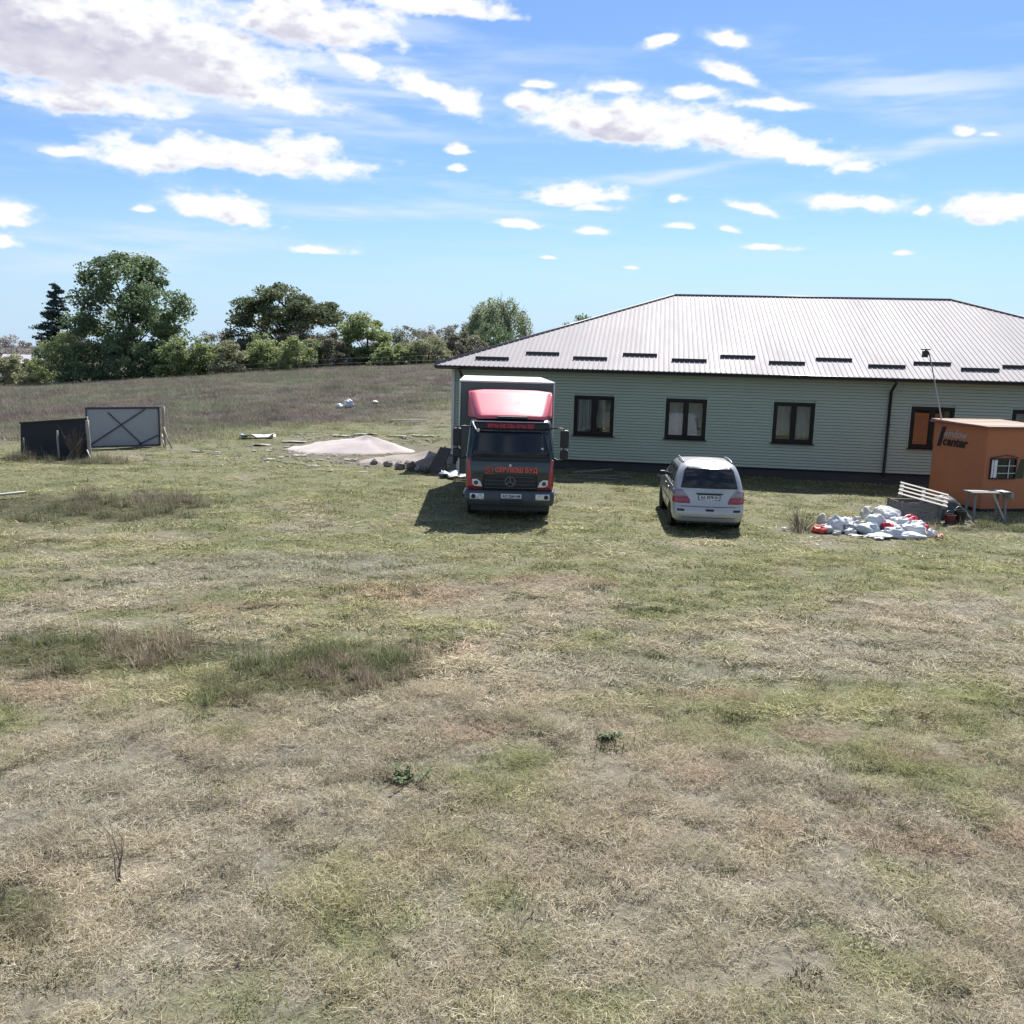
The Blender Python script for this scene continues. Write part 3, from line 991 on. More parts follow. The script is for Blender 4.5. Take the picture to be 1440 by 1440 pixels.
def build_house():
    root = empty('house', H_O, -H_YAW, 'long single-storey sage green house with pale hipped metal roof', 'house')
    L0, L1 = OVER, H_LEN - OVER
    D0, D1 = OVER, 2 * RUN - OVER
    # wall behind the cladding is built round the window openings
    core = MB()
    core.box(((L0 + L1) / 2, D1 - 0.12, (EAVE_Z + SID_Z) / 2), (L1 - L0, 0.2, EAVE_Z - SID_Z))
    core.box((L0 + 0.16, (D0 + D1) / 2, (EAVE_Z + SID_Z) / 2), (0.2, D1 - D0 - 0.5, EAVE_Z - SID_Z))
    core.box((L1 - 0.16, (D0 + D1) / 2, (EAVE_Z + SID_Z) / 2), (0.2, D1 - D0 - 0.5, EAVE_Z - SID_Z))
    segs = []
    p = L0 + 0.06
    for a, b in WINDOWS:
        segs.append((p, a))
        p = b
    segs.append((p, L1 - 0.06))
    for a, b in segs:
        core.box(((a + b) / 2, D0 + 0.16, (WZ0 + WZ1) / 2), (b - a, 0.2, WZ1 - WZ0))
    core.box(((L0 + L1) / 2, D0 + 0.16, (SID_Z + WZ0) / 2), (L1 - L0 - 0.12, 0.2, WZ0 - SID_Z))
    core.box(((L0 + L1) / 2, D0 + 0.16, (WZ1 + SID_T) / 2), (L1 - L0 - 0.12, 0.2, SID_T - WZ1))
    core.build('wall', M_SID, root)
    # lapped siding boards
    sd = MB()
    pitch = 0.11
    n = int((SID_T - SID_Z) / pitch)
    for i in range(n):
        z0 = SID_Z + i * pitch
        z1 = z0 + pitch
        cuts = []
        p = L0
        for a, b in WINDOWS:
            if z1 > WZ0 + 0.005 and z0 < WZ1 - 0.005:
                cuts.append((p, a))
                p = b
        cuts.append((p, L1))
        for a, b in cuts:
            sd.add([(a, D0 - 0.008, z0 + 0.02), (b, D0 - 0.008, z0 + 0.02), (b, D0 + 0.02, z1), (a, D0 + 0.02, z1), (a, D0 + 0.055, z0 + 0.02), (b, D0 + 0.055, z0 + 0.02), (b, D0 + 0.055, z1), (a, D0 + 0.055, z1)],
                   [(0, 1, 2, 3), (1, 0, 4, 5), (3, 2, 6, 7), (0, 3, 7, 4), (2, 1, 5, 6)])
        # left gable-end wall
        sd.add([(L0 + 0.008, D0, z0), (L0 + 0.034, D0, z1), (L0 + 0.034, D1, z1), (L0 + 0.008, D1, z0), (L0 + 0.055, D0, z0), (L0 + 0.055, D1, z0)],
               [(0, 1, 2, 3), (0, 3, 5, 4)])
    tag(sd.build('siding', M_SID, root), kind='stuff')
    # plinth
    pl = MB()
    pl.box(((L0 + L1) / 2, (D0 + D1) / 2 + 0.05, SID_Z / 2 - 0.12), (L1 - L0 - 0.08, D1 - D0 - 0.02, SID_Z + 0.16))
    pl.build('plinth', M_PLINTH, root)
    fl = MB()
    fl.box(((L0 + L1) / 2, D0 - 0.005, SID_Z + 0.004), (L1 - L0 + 0.04, 0.06, 0.03))
    fl.build('drip_flashing', M_DARK, root)
    # corner posts
    for a, nm in ((L0, 'corner_trim'), (L1, 'corner_trim')):
        c = MB()
        c.box((a + (0.02 if a == L0 else -0.02), D0 + 0.0, (SID_Z + SID_T) / 2), (0.11, 0.09, SID_T - SID_Z - 0.03))
        c.build(nm, M_CREAM, root, bevel=0.006)
    # windows
    for wi, (a, b) in enumerate(WINDOWS):
        w = MB()
        y = D0 - 0.012
        fw = 0.11
        for (x0, x1, z0, z1) in ((a, b, WZ1 - fw, WZ1), (a, b, WZ0, WZ0 + fw), (a, a + fw, WZ0 + fw, WZ1 - fw), (b - fw, b, WZ0 + fw, WZ1 - fw)):
            w.box(((x0 + x1) / 2, y + 0.05, (z0 + z1) / 2), (x1 - x0, 0.10, z1 - z0))
        win = w.build('window', M_FRAME, root, bevel=0.006)
        c = (a + b) / 2
        m = MB()
        m.box((c, y + 0.055, (WZ0 + WZ1) / 2), (0.12, 0.09, WZ1 - WZ0 - 2 * fw))
        m.build('mullion', M_FRAME, win, bevel=0.004)
        s = MB()
        s.box((c, y - 0.035, WZ0 - 0.012), (b - a + 0.08, 0.13, 0.03))
        s.build('sill', M_FRAME, win)
        tr = MB()
        for (x0, x1, z0, z1) in ((a - 0.035, b + 0.035, WZ1 + 0.001, WZ1 + 0.03), (a - 0.035, a - 0.001, WZ0, WZ1), (b + 0.001, b + 0.035, WZ0, WZ1)):
            tr.box(((x0 + x1) / 2, y + 0.016, (z0 + z1) / 2), (x1 - x0, 0.03, z1 - z0))
        tr.build('trim', M_SID, win)
        for x0, x1 in ((a + fw, c - 0.06), (c + 0.06, b - fw)):
            fr = MB()
            f2 = 0.035
            for (p0, p1, q0, q1) in ((x0, x1, WZ1 - fw - f2, WZ1 - fw), (x0, x1, WZ0 + fw, WZ0 + fw + f2), (x0, x0 + f2, WZ0 + fw + f2, WZ1 - fw - f2), (x1 - f2, x1, WZ0 + fw + f2, WZ1 - fw - f2)):
                fr.box(((p0 + p1) / 2, y + 0.06, (q0 + q1) / 2), (p1 - p0, 0.06, q1 - q0))
            fr.build('sash', M_FRAME, win)
            g = MB()
            g.box(((x0 + x1) / 2, y + 0.062, (WZ0 + WZ1) / 2), (x1 - x0 - 2 * f2 + 0.01, 0.012, WZ1 - WZ0 - 2 * fw - 2 * f2 + 0.01))
            g.build('pane', M_GLASS, win)
        # room behind
        r = MB()
        x0, x1, z0, z1, y0, y1 = a - 0.05, b + 0.05, WZ0 - 0.05, WZ1 + 0.05, D0 + 0.27, D0 + 1.6
        r.add([(x0, y0, z0), (x1, y0, z0), (x1, y0, z1), (x0, y0, z1), (x0, y1, z0), (x1, y1, z0), (x1, y1, z1), (x0, y1, z1)],
              [(0, 4, 7, 3), (1, 2, 6, 5), (0, 1, 5, 4), (3, 7, 6, 2), (4, 5, 6, 7)])
        r.build('room', M_ROOM, win)
        # things seen through the glass: net curtains, a cloth, a box on the sill
        def drape(x0, x1, z0, z1, yy, mt, nm, amp=0.03, waves=5.0):
            g = []
            for j in range(7):
                row = []
                for i in range(25):
                    u = i / 24
                    x = x0 + (x1 - x0) * u
                    f = j / 6
                    row.append((x + 0.02 * math.sin(6 * f + wi), yy + amp * math.sin(u * waves * 6.283 + wi * 2 + f * 1.3) * (0.6 + 0.4 * f), z1 + (z0 - z1) * f))
                g.append(row)
            d = MB()
            d.shell(g)
            d.build(nm, mt, win, smooth=True)
        yy = D0 + 0.36
        if wi == 0:
            drape(a + 0.12, c - 0.05, WZ0 + 0.1, WZ1 - 0.05, yy, M_CURT, 'curtain', 0.03, 4)
            drape(c + 0.12, b - 0.06, WZ0 + 0.28, WZ1 - 0.05, yy + 0.06, M_CURT, 'curtain', 0.02, 3)
        elif wi == 1:
            drape(a + 0.1, c - 0.12, WZ0 + 0.08, WZ1 - 0.05, yy + 0.04, M_CURT, 'curtain', 0.02, 3)
            drape(c + 0.08, b - 0.22, WZ0 + 0.25, WZ0 + 0.8, yy, M_BLUE, 'hanging_cloth', 0.03, 2)
            drape(c + 0.05, b - 0.08, WZ0 + 0.1, WZ1 - 0.1, yy + 0.12, M_CURT, 'curtain', 0.015, 2)
        elif wi == 2:
            drape(a + 0.06, c - 0.1, WZ0 + 0.25, WZ1 - 0.05, yy, M_CURT, 'curtain', 0.03, 4)
            drape(c + 0.08, b - 0.1, WZ0 + 0.18, WZ1 - 0.05, yy + 0.03, M_CURT, 'curtain', 0.03, 4)
        elif wi == 4:
            drape(a + 0.06, b - 0.1, WZ0 + 0.15, WZ1 - 0.05, yy, M_CURT, 'curtain', 0.03, 7)
    # ribbed roof: front slope, left and right hips, back slope
    per, hgt = 0.185, 0.019
    slope = (RIDGE_Z - EAVE_Z) / RUN

    def rib_h(u):
        k = (u / per) % 1.0
        if k < 0.16:
            return hgt
        if k < 0.24:
            return hgt * (1 - (k - 0.16) / 0.08)
        if k < 0.92:
            return 0.0
        return hgt * (k - 0.92) / 0.08

    def slope_mesh(width, trapezoid, M):
        """ribs run up the slope (local y); eave along local x from 0 to width"""
        us = []
        u = 0.0
        while u < width:
            for k in (0.0, 0.16, 0.24, 0.92):
                if u + k * per < width:
                    us.append(u + k * per)
            u += per
        us.append(width)
        m = MB()
        vs, fs = [], []
        for u in us:
            top = RUN
            if u < RUN:
                top = u
            if width - u < top:
                top = width - u
            top = max(top, 0.0)
            h = rib_h(u)
            vs.append((u, -0.06, EAVE_Z - 0.06 * slope + h))
            vs.append((u, top, EAVE_Z + top * slope + h))
        for i in range(len(us) - 1):
            fs.append((2 * i, 2 * i + 2, 2 * i + 3, 2 * i + 1))
        m.add(vs, fs, M)
        return m
    I = Matrix.Identity(4)
    slope_mesh(H_LEN, True, I).build('roof_slope', M_ROOF, root, solid=0.004)
    Ml = Matrix.Translation((0, 2 * RUN, 0)) @ Matrix.Rotation(-math.pi / 2, 4, 'Z')
    slope_mesh(2 * RUN, False, Ml).build('roof_slope', M_ROOF, root, solid=0.004)
    Mr = Matrix.Translation((H_LEN, 0, 0)) @ Matrix.Rotation(math.pi / 2, 4, 'Z')
    slope_mesh(2 * RUN, False, Mr).build('roof_slope', M_ROOF, root, solid=0.004)
    Mb = Matrix.Translation((H_LEN, 2 * RUN, 0)) @ Matrix.Rotation(math.pi, 4, 'Z')
    slope_mesh(H_LEN, True, Mb).build('roof_slope', M_ROOF, root, solid=0.004)
    M_RIDGE = mat('ridge_cap_metal', (0.16, 0.14, 0.15), 0.45, var=0.1)
    for a, b in (((RUN - 0.05, RUN, RIDGE_Z), (RUN + RIDGE_L + 0.05, RUN, RIDGE_Z)), ((0, 0, EAVE_Z), (RUN, RUN, RIDGE_Z)), ((H_LEN, 0, EAVE_Z), (RUN + RIDGE_L, RUN, RIDGE_Z))):
        a, b = Vector(a), Vector(b)
        m = MB()
        m.tube([a + Vector((0, 0, 0.028)), b + Vector((0, 0, 0.028))], 0.05, 8)
        m.build('ridge_cap', M_RIDGE, root, smooth=True)
    # soffit, fascia and gutter
    m = MB()
    for (x0, x1, y0, y1) in ((0, H_LEN, 0.02, OVER + 0.02), (0, OVER, OVER + 0.02, 2 * RUN), (H_LEN - OVER, H_LEN, OVER + 0.02, 2 * RUN)):
        m.box(((x0 + x1) / 2, (y0 + y1) / 2, EAVE_Z - 0.15), (x1 - x0, y1 - y0, 0.02))
    m.build('soffit', M_DARK, root)
    m = MB()
    m.box((H_LEN / 2, 0.0, EAVE_Z - 0.085), (H_LEN, 0.03, 0.13))
    m.build('fascia', M_DARK, root)
    m = MB()
    m.box((0.0, RUN, EAVE_Z - 0.085), (0.03, 2 * RUN, 0.13))
    m.build('fascia', M_DARK, root)
    g = []
    for k in range(9):
        a = math.pi + math.pi * k / 8
        g.append([(x, -0.085 + 0.065 * math.cos(a), EAVE_Z - 0.035 + 0.075 * math.sin(a)) for x in (-0.02, H_LEN + 0.02)])
    m = MB()
    m.shell(g)
    gut = m.build('gutter', M_DARK, root, smooth=True, solid=0.006)
    lip = MB()
    lip.tube([(-0.02, -0.155, EAVE_Z - 0.03), (H_LEN + 0.02, -0.155, EAVE_Z - 0.03)], 0.009, 6)
    lip.build('rim', mat('gutter_rim', (0.28, 0.27, 0.28), 0.3, 0.6), gut, smooth=True)
    # downpipes
    for a in (0.95, 16.6):
        m = MB()
        m.tube([(a, -0.085, EAVE_Z - 0.10), (a, -0.085, EAVE_Z - 0.2), (a, OVER - 0.07, EAVE_Z - 0.52), (a, OVER - 0.07, 0.40), (a, OVER - 0.14, 0.30)], 0.053, 10)
        m.build('downpipe', M_DARK, root, smooth=True)
    # snow guards, staggered in two rows
    sl = math.atan(slope)
    for (cx, cy) in ((2.06, 0.61), (3.91, 1.25), (5.76, 0.88), (7.61, 1.37), (9.44, 0.94), (11.24, 1.44), (12.97, 0.95), (14.7, 1.41), (16.46, 0.88), (18.11, 1.27), (19.61, 0.8), (21.11, 1.16), (22.76, 0.83), (24.53, 1.22)):
        m = MB()
        z = EAVE_Z + cy * slope
        w = 1.29
        m.box((cx, cy, z + 0.055), (w, 0.035, 0.12))
        for k in range(7):
            m.box((cx - w / 2 + 0.08 + k * (w - 0.16) / 6, cy + 0.035, z + 0.05), (0.06, 0.08, 0.09))
        m.build('snow_guard', M_DARK, root)
    return root


build_house()


# ------------------------------------------------------------------ vehicles: stacked rounded plans
def plan_ring(z, w, y0, y1, r, bow0=0.0, bow1=0.0, ns=8, nc=5):
    """closed plan outline at height z, half width w, rear edge y0, far edge y1, corner radius r; starts at the middle of the y0 edge, goes to +x"""
    pts = []

    def edge0(x):
        return y0 + bow0 * (x / w) ** 2

    def edge1(x):
        return y1 - bow1 * (x / w) ** 2
    xi = w - r
    for i in range(ns):
        x = xi * i / ns
        pts.append((x, edge0(x)))
    c0y = edge0(xi) + r
    for k in range(nc):
        a = -math.pi / 2 + (math.pi / 2) * k / nc
        pts.append((xi + r * math.cos(a), c0y + r * math.sin(a)))
    c1y = edge1(xi) - r
    for i in range(ns):
        pts.append((w, c0y + (c1y - c0y) * i / ns))
    for k in range(nc):
        a = (math.pi / 2) * k / nc
        pts.append((xi + r * math.cos(a), c1y + r * math.sin(a)))
    for i in range(ns):
        x = xi * (1 - i / ns)
        pts.append((x, edge1(x)))
    half = pts
    left = [(-x, y) for x, y in reversed(half[1:])]
    pts = half + [(0, edge1(0))] + left
    return [(x, y, z) for x, y in pts]


def level_at(levels, z):
    for a, b in zip(levels, levels[1:]):
        if a[0] <= z <= b[0]:
            t = (z - a[0]) / max(1e-6, b[0] - a[0])
            return [a[i] + (b[i] - a[i]) * t for i in range(len(a))]
    return list(levels[0] if z < levels[0][0] else levels[-1])


def stack(levels, name, material, parent, capb=True):
    m = MB()
    g = [plan_ring(*lv) for lv in levels]
    m.shell(g, closed=True)
    m.cap(g[-1])
    if capb:
        m.cap(list(reversed(g[0])))
    return m.build(name, material, parent, smooth=True)


def end_y(L, x, end=0):
    w, y0, y1, r, b0, b1 = L[1], L[2], L[3], L[4], L[5], L[6]
    ax = min(abs(x), w)
    xi = w - r
    e = b0 if end == 0 else b1
    dy = e * (min(ax, xi) / w) ** 2
    if ax > xi:
        dy += r - math.sqrt(max(0.0, r * r - (ax - xi) ** 2))
    return y0 + dy if end == 0 else y1 - dy


def end_panel(levels, zs, xfun, off, end=0, nx=12):
    """grid of points on the y0 (end=0) or y1 (end=1) face, pushed outward by off"""
    g = []
    for z in zs:
        L = level_at(levels, z)
        w, y0, y1, b0, b1 = L[1], L[2], L[3], L[5], L[6]
        xa, xb = xfun(z)
        row = []
        for i in range(nx + 1):
            x = xa + (xb - xa) * i / nx
            y = end_y(L, x, end) + (-off if end == 0 else off)
            row.append((x, y, z))
        g.append(row)
    return g


def side_panel(levels, zs, yfun, off, sx=1, n=8):
    g = []
    for z in zs:
        L = level_at(levels, z)
        ya, yb = yfun(z)
        g.append([(sx * (L[1] + off), ya + (yb - ya) * i / n, z) for i in range(n + 1)])
    return g


def zrange(a, b, n):
    return [a + (b - a) * i / n for i in range(n + 1)]


def panel(g, name, material, parent, flip=False, th=0.012):
    m = MB()
    m.shell(g if not flip else [list(reversed(r)) for r in g])
    return m.build(name, material, parent, smooth=True, solid=th)


M_TYRE = mat('tyre_rubber', (0.018, 0.018, 0.018), 0.85, var=0.3, vscale=8)
M_RIM = mat('wheel_rim', (0.35, 0.35, 0.36), 0.4, 0.6, var=0.2)
M_BLACK = mat('black_plastic', (0.015, 0.016, 0.018), 0.55, var=0.2)
M_CARGLASS = mat('car_glass', (0.012, 0.016, 0.020), 0.13, spec=0.5)
M_LENS = mat('clear_lens', (0.72, 0.72, 0.72), 0.12, coat=0.6, var=0.15, vscale=14)
M_PLATE = mat('number_plate', (0.62, 0.64, 0.70), 0.45)
M_PLATETXT = mat('plate_ink', (0.01, 0.01, 0.012), 0.5)


def wheel(parent, x, y, r, w, side):
    M = Matrix.Translation((x, y, r)) @ Matrix.Rotation(math.pi / 2, 4, 'Y')
    wh = MB()
    wh.lathe([(r * 0.62, -w / 2), (r * 0.93, -w / 2), (r, -w * 0.36), (r, w * 0.36), (r * 0.93, w / 2), (r * 0.62, w / 2)], 28, M)
    o = wh.build('wheel', M_TYRE, parent, smooth=False)
    rim = MB()
    s = 1 if side > 0 else -1
    rim.lathe([(r * 0.62, s * w * 0.44), (r * 0.60, s * w * 0.5), (r * 0.5, s * w * 0.38), (r * 0.2, s * w * 0.34), (r * 0.18, s * w * 0.46), (r * 0.02, s * w * 0.46)], 24, M)
    rim.build('rim', M_RIM, o, smooth=False)
    return o


# ------------------------------------------------------------------ box truck
def build_truck():
    root = empty('box_truck', (-0.07, 23.4, gz(-0.07, 25)), 0.035, 'dark green box truck with red roof deflector facing the camera', 'truck')
    M_CAB = mat('truck_paint', (0.016, 0.026, 0.024), 0.25, var=0.15, coat=0.5)
    M_RED = mat('truck_red', (0.42, 0.028, 0.05), 0.28, var=0.08, coat=0.5)
    M_DEF = mat('deflector_sunlit_red', (0.60, 0.11, 0.15), 0.52, var=0.1, coat=0.15, vscale=1.5)  # pinker than the corner panels: sun sheen put into the colour
    M_BOXF = mat('box_panel', (0.115, 0.125, 0.12), 0.55, var=0.15)
    M_WHITE = mat('box_white', (0.60, 0.60, 0.60), 0.4, var=0.06)
    M_ALU = mat('aluminium', (0.55, 0.55, 0.55), 0.35, 0.7, var=0.12)
    M_BUMP = mat('bumper_grey', (0.055, 0.062, 0.07), 0.5, var=0.15)
    M_TXT = mat('letter_red', (0.75, 0.09, 0.06), 0.5)
    # z, half width, front y, back y, corner radius, front bow, back bow
    lv = [(0.80, 1.10, 0.05, 1.80, 0.12, 0.07, 0), (0.95, 1.13, 0.02, 1.82, 0.14, 0.08, 0), (1.25, 1.14, 0.01, 1.82, 0.14, 0.09, 0), (1.55, 1.135, 0.03, 1.82, 0.14, 0.10, 0),
          (1.66, 1.13, 0.06, 1.82, 0.14, 0.10, 0), (2.34, 1.07, 0.32, 1.82, 0.15, 0.10, 0), (2.40, 1.065, 0.35, 1.82, 0.15, 0.10, 0), (2.50, 1.05, 0.40, 1.81, 0.15, 0.09, 0), (2.57, 1.02, 0.48, 1.78, 0.15, 0.08, 0), (2.60, 0.97, 0.58, 1.72, 0.15, 0.06, 0)]
    stack(lv, 'cab', M_CAB, root)
    # windscreen
    ws = panel(end_panel(lv, zrange(1.70, 2.31, 6), lambda z: (-0.99 + (z - 1.7) * 0.08, 0.99 - (z - 1.7) * 0.08), 0.006), 'windscreen', M_CARGLASS, root)
    for s, x0 in ((1, -0.75), (1, 0.05)):
        L = level_at(lv, 1.73)
        wp = MB()
        wp.tube([(x0, L[2] + 0.02, 1.69), (x0 + 0.1, L[2] + 0.0, 1.735), (x0 + 0.68, L[2] + 0.03, 1.79)], 0.012, 6)
        wp.build('wiper', M_BLACK, ws)
    st = MB()
    Ls = level_at(lv, 1.86)
    st.box((0.81, Ls[2] + 0.055, 1.86), (0.06, 0.006, 0.12))
    st.build('windscreen_sticker', M_WHITE, ws)
    # black band under the windscreen, grille, hood seam
    panel(end_panel(lv, zrange(1.56, 1.69, 2), lambda z: (-1.0, 1.0), 0.004), 'wiper_panel', M_BLACK, root)
    gr = panel(end_panel(lv, zrange(0.84, 1.21, 4), lambda z: (-0.70, 0.70), 0.003), 'grille', M_BLACK, root)
    for i in range(4):
        z = 0.87 + i * 0.095
        g = end_panel(lv, [z, z + 0.028], lambda q: (-0.68 + 0.02 * i, 0.68 - 0.02 * i), 0.03)
        panel(g, 'grille_slat', M_BUMP, gr, th=0.026)
    sm = panel(end_panel(lv, [1.235, 1.25], lambda z: (-0.92, 0.92), 0.004), 'hood_seam', M_BLACK, root, th=0.006)
    # emblem: ring with three spokes
    em = MB()
    ring = []
    for k in range(33):
        a = 2 * math.pi * k / 32
        ring.append((0.0 + 0.125 * math.cos(a), -0.045, 1.06 + 0.125 * math.sin(a)))
    em.tube(ring, 0.011, 6, cap=False)
    for a in (90, 210, 330):
        ar = math.radians(a)
        em.beam((0, -0.045, 1.06), (0.118 * math.cos(ar), -0.045, 1.06 + 0.118 * math.sin(ar)), 0.02, 0.026, up=(0, 1, 0))
    em.build('emblem', mat('emblem_grey', (0.20, 0.20, 0.21), 0.35, 0.5), root)
    bd = MB()
    bd.lathe([(0.034, -0.01), (0.034, 0.006), (0.02, 0.012)], 14, facing(-0.005, 0.0, 1.47))
    bd.build('badge', M_WHITE, root)
    # lettering
    text_obj('СЕВЛЮШ БУД', 'lettering', 0.165, M_TXT, root, facing(0.15, -0.012, 1.30), width=1.08, bold=0.006)
    lg = MB()
    lg.tube([(-0.49, 0.012, 1.41), (-0.62, 0.02, 1.41), (-0.64, 0.02, 1.37), (-0.54, 0.015, 1.35), (-0.52, 0.015, 1.30), (-0.64, 0.02, 1.275)], 0.011, 5)
    lg.tube([(-0.47, 0.012, 1.40), (-0.445, 0.01, 1.34), (-0.47, 0.012, 1.275)], 0.011, 5)
    lg.tube([(-0.64, 0.02, 1.245), (-0.45, 0.01, 1.25)], 0.008, 5)
    lg.build('painted_logo', M_TXT, root)
    # red corner panels and headlamps
    for s in (-1, 1):
        g = []
        for z in zrange(0.86, 1.62, 10):
            L = level_at(lv, z)
            inner = 0.70 if z < 0.90 else (0.80 if z < 0.94 else 0.98 - 0.0 * z + max(0, (z - 1.0)) * 0.10)
            inner = min(inner, 1.075)
            row = []
            for i in range(7):
                x = inner + (1.10 - inner) * i / 6
                xx = min(x, L[1] - L[4])
                y = L[2] + L[5] * (min(x, L[1]) / L[1]) ** 2
                if x > L[1] - L[4]:
                    dx = x - (L[1] - L[4])
                    y = L[2] + L[5] * ((L[1] - L[4]) / L[1]) ** 2 + L[4] - math.sqrt(max(0, L[4] ** 2 - dx ** 2))
                row.append((s * x, y - 0.01, z))
            g.append(row)
        panel(g, 'corner_panel', M_RED, root, flip=(s < 0), th=0.01)
        hl = MB()
        poly = [(0.97, 1.10), (0.85, 1.105), (0.76, 1.04), (0.71, 0.915), (0.90, 0.925), (0.965, 0.98)]
        hl.slab([(s * x, z) for x, z in (poly if s > 0 else list(reversed(poly)))], 0.06, Matrix.Translation((0, 0.03, 0)))
        h = hl.build('headlight', M_LENS, root, bevel=0.006)
        rf = MB()
        rf.lathe([(0.05, 0.0), (0.055, 0.012), (0.03, 0.006)], 14, facing(s * 0.87, 0.03, 1.01))
        rf.build('reflector', M_BUMP, h)
    # bumper
    bl = [(0.42, 1.08, 0.02, 0.55, 0.14, 0.05, 0), (0.46, 1.13, -0.05, 0.55, 0.15, 0.06, 0), (0.62, 1.15, -0.08, 0.55, 0.15, 0.07, 0), (0.78, 1.15, -0.06, 0.55, 0.15, 0.07, 0), (0.81, 1.13, -0.02, 0.55, 0.15, 0.07, 0)]
    bp = stack(bl, 'bumper', M_BUMP, root)
    for s in (-1, 1):
        g = end_panel(bl, [0.595, 0.745], (lambda z, s=s: (-1.02, -0.66) if s < 0 else (0.66, 1.02)), 0.012)
        lp = panel(g, 'fog_lamp', M_LENS, bp, th=0.02)
        for q in range(2):
            lq = MB()
            L = level_at(bl, 0.67)
            x = s * (0.76 + q * 0.17)
            lq.lathe([(0.055, 0.0), (0.058, 0.008), (0.025, 0.004)], 14, facing(x, L[2] + L[5] * (x / L[1]) ** 2 - 0.014, 0.67))
            lq.build('bulb_ring', M_BLACK if q == 1 else M_ALU, lp)
    pl = MB()
    pl.box((0.035, -0.095, 0.695), (0.52, 0.012, 0.112))
    po = pl.build('number_plate', M_PLATE, bp)
    text_obj('AO 2264 AM', 'plate_text', 0.10, M_PLATETXT, po, facing(0.035, -0.103, 0.66), width=0.46, bold=0.003)
    lo = MB()
    lo.box((0.03, -0.075, 0.545), (0.56, 0.02, 0.10))
    lo.build('tow_cover', M_BLACK, bp, bevel=0.01)
    va = MB()
    va.box((0, 0.2, 0.36), (2.0, 0.3, 0.12))
    va.build('under_guard', M_BLACK, root)
    # sun visor with banner
    vg = end_panel(lv, [2.375, 2.43, 2.49, 2.535], lambda z: (-0.98, 0.98), 0.05)
    vi = panel(vg, 'sun_visor', M_BLACK, root, th=0.015)
    bn = panel(end_panel(lv, [2.385, 2.43, 2.49, 2.53], lambda z: (-0.64, 0.62), 0.062), 'banner', mat('banner_red', (0.10, 0.008, 0.018), 0.5), vi, th=0.006)
    Lb = level_at(lv, 2.40)
    text_obj('КВМ НЕ ІЗь ОЧе ІІІ', 'lettering', 0.125, mat('banner_ink', (0.55, 0.05, 0.06), 0.5), vi, facing(-0.01, Lb[2] - 0.066, 2.408, 0, -0.45), width=1.16, bold=0.004)
    lip = MB()
    lip.tube([(x, level_at(lv, 2.535)[2] + 0.09 * (x / 1.05) ** 2 - 0.05, 2.548) for x in [-1.0 + 0.2 * i for i in range(11)]], 0.018, 6)
    lip.build('roof_edge_glint', M_ALU, root, smooth=True)  # pale strip stands in for light caught on the cab roof's front edge
    # kerb mirror arm
    km = MB()
    km.tube([(-0.98, 0.42, 2.53), (-0.96, 0.30, 2.46), (-0.90, 0.18, 2.36), (-0.86, 0.16, 2.34)], 0.02, 6)
    km.tube([(-0.84, 0.16, 2.30), (-0.84, 0.16, 2.37)], 0.035, 8)
    km.build('kerb_mirror', M_WHITE, root, smooth=True)
    # roof deflector
    g = []
    for i in range(9):
        t = i / 8
        hw = 0.86 + 0.26 * t
        y = 0.42 + 1.28 * t ** 1.1
        z = 2.64 + 0.68 * (t ** 0.92) - 0.03 * math.sin(math.pi * t)
        row = []
        for k in range(13):
            x = -hw + 2 * hw * k / 12
            row.append((x, y + 0.05 * (x / hw) ** 2, z - 0.02 * (x / hw) ** 2))
        g.append(row)
    m = MB()
    m.shell(g)
    de = m.build('roof_deflector', M_DEF, root, smooth=True, solid=0.02)
    for s in (-1, 1):
        m = MB()
        rows = []
        for i in range(9):
            p = g[i][0 if s < 0 else 12]
            q = (s * 1.13, max(1.55, p[1] + 0.02), p[2] - 0.02)
            rows.append([p, tuple((Vector(p) + Vector(q)) / 2), q])
        m.shell(rows if s > 0 else [list(reversed(r)) for r in rows])
        m.build('side_wing', M_DEF, de, smooth=True, solid=0.012)
    m = MB()
    m.box((0.03, 0.45, 2.655), (0.78, 0.10, 0.065))
    m.build('vent_slot', M_BLACK, de, bevel=0.015)
    # cargo box
    bx0, bx1, by0, by1, bz0, bz1 = -1.36, 1.19, 1.92, 8.2, 0.98, 3.50
    cx, wx = (bx0 + bx1) / 2, bx1 - bx0
    m = MB()
    m.box((cx, (by0 + by1) / 2, (bz0 + bz1) / 2), (wx, by1 - by0, bz1 - bz0))
    cb = m.build('cargo_box', M_BOXF, root, bevel=0.02)
    m = MB()
    m.box((cx, (by0 + by1) / 2, bz1 + 0.02), (wx + 0.05, by1 - by0 + 0.05, 0.05))
    m.build('box_roof', M_WHITE, cb, bevel=0.012)
    for x in (bx0, bx1):
        m = MB()
        m.box((x, by0, (bz0 + bz1) / 2), (0.045, 0.06, bz1 - bz0 - 0.03))
        m.build('corner_post', M_ALU, cb, bevel=0.01)
        for k in range(4):
            m = MB()
            m.box((x + (0.012 if x > 0 else -0.012), by0 + 1.5 + k * 1.5, (bz0 + bz1) / 2), (0.03, 0.07, bz1 - bz0 - 0.06))
            m.build('side_post', M_ALU, cb)
        m = MB()
        m.box((x, (by0 + by1) / 2, bz0 + 0.02), (0.06, by1 - by0, 0.14))
        m.build('floor_rail', M_ALU, cb)
    # chassis and wheels
    m = MB()
    for s in (-1, 1):
        m.box((s * 0.42, 4.4, 0.78), (0.1, 7.2, 0.22))
    m.box((0, 1.25, 0.45), (1.7, 0.14, 0.14))
    m.box((0, 6.2, 0.48), (1.7, 0.16, 0.18))
    for yy in (2.4, 4.0, 7.6):
        m.box((0, yy, 0.78), (0.8, 0.1, 0.16))
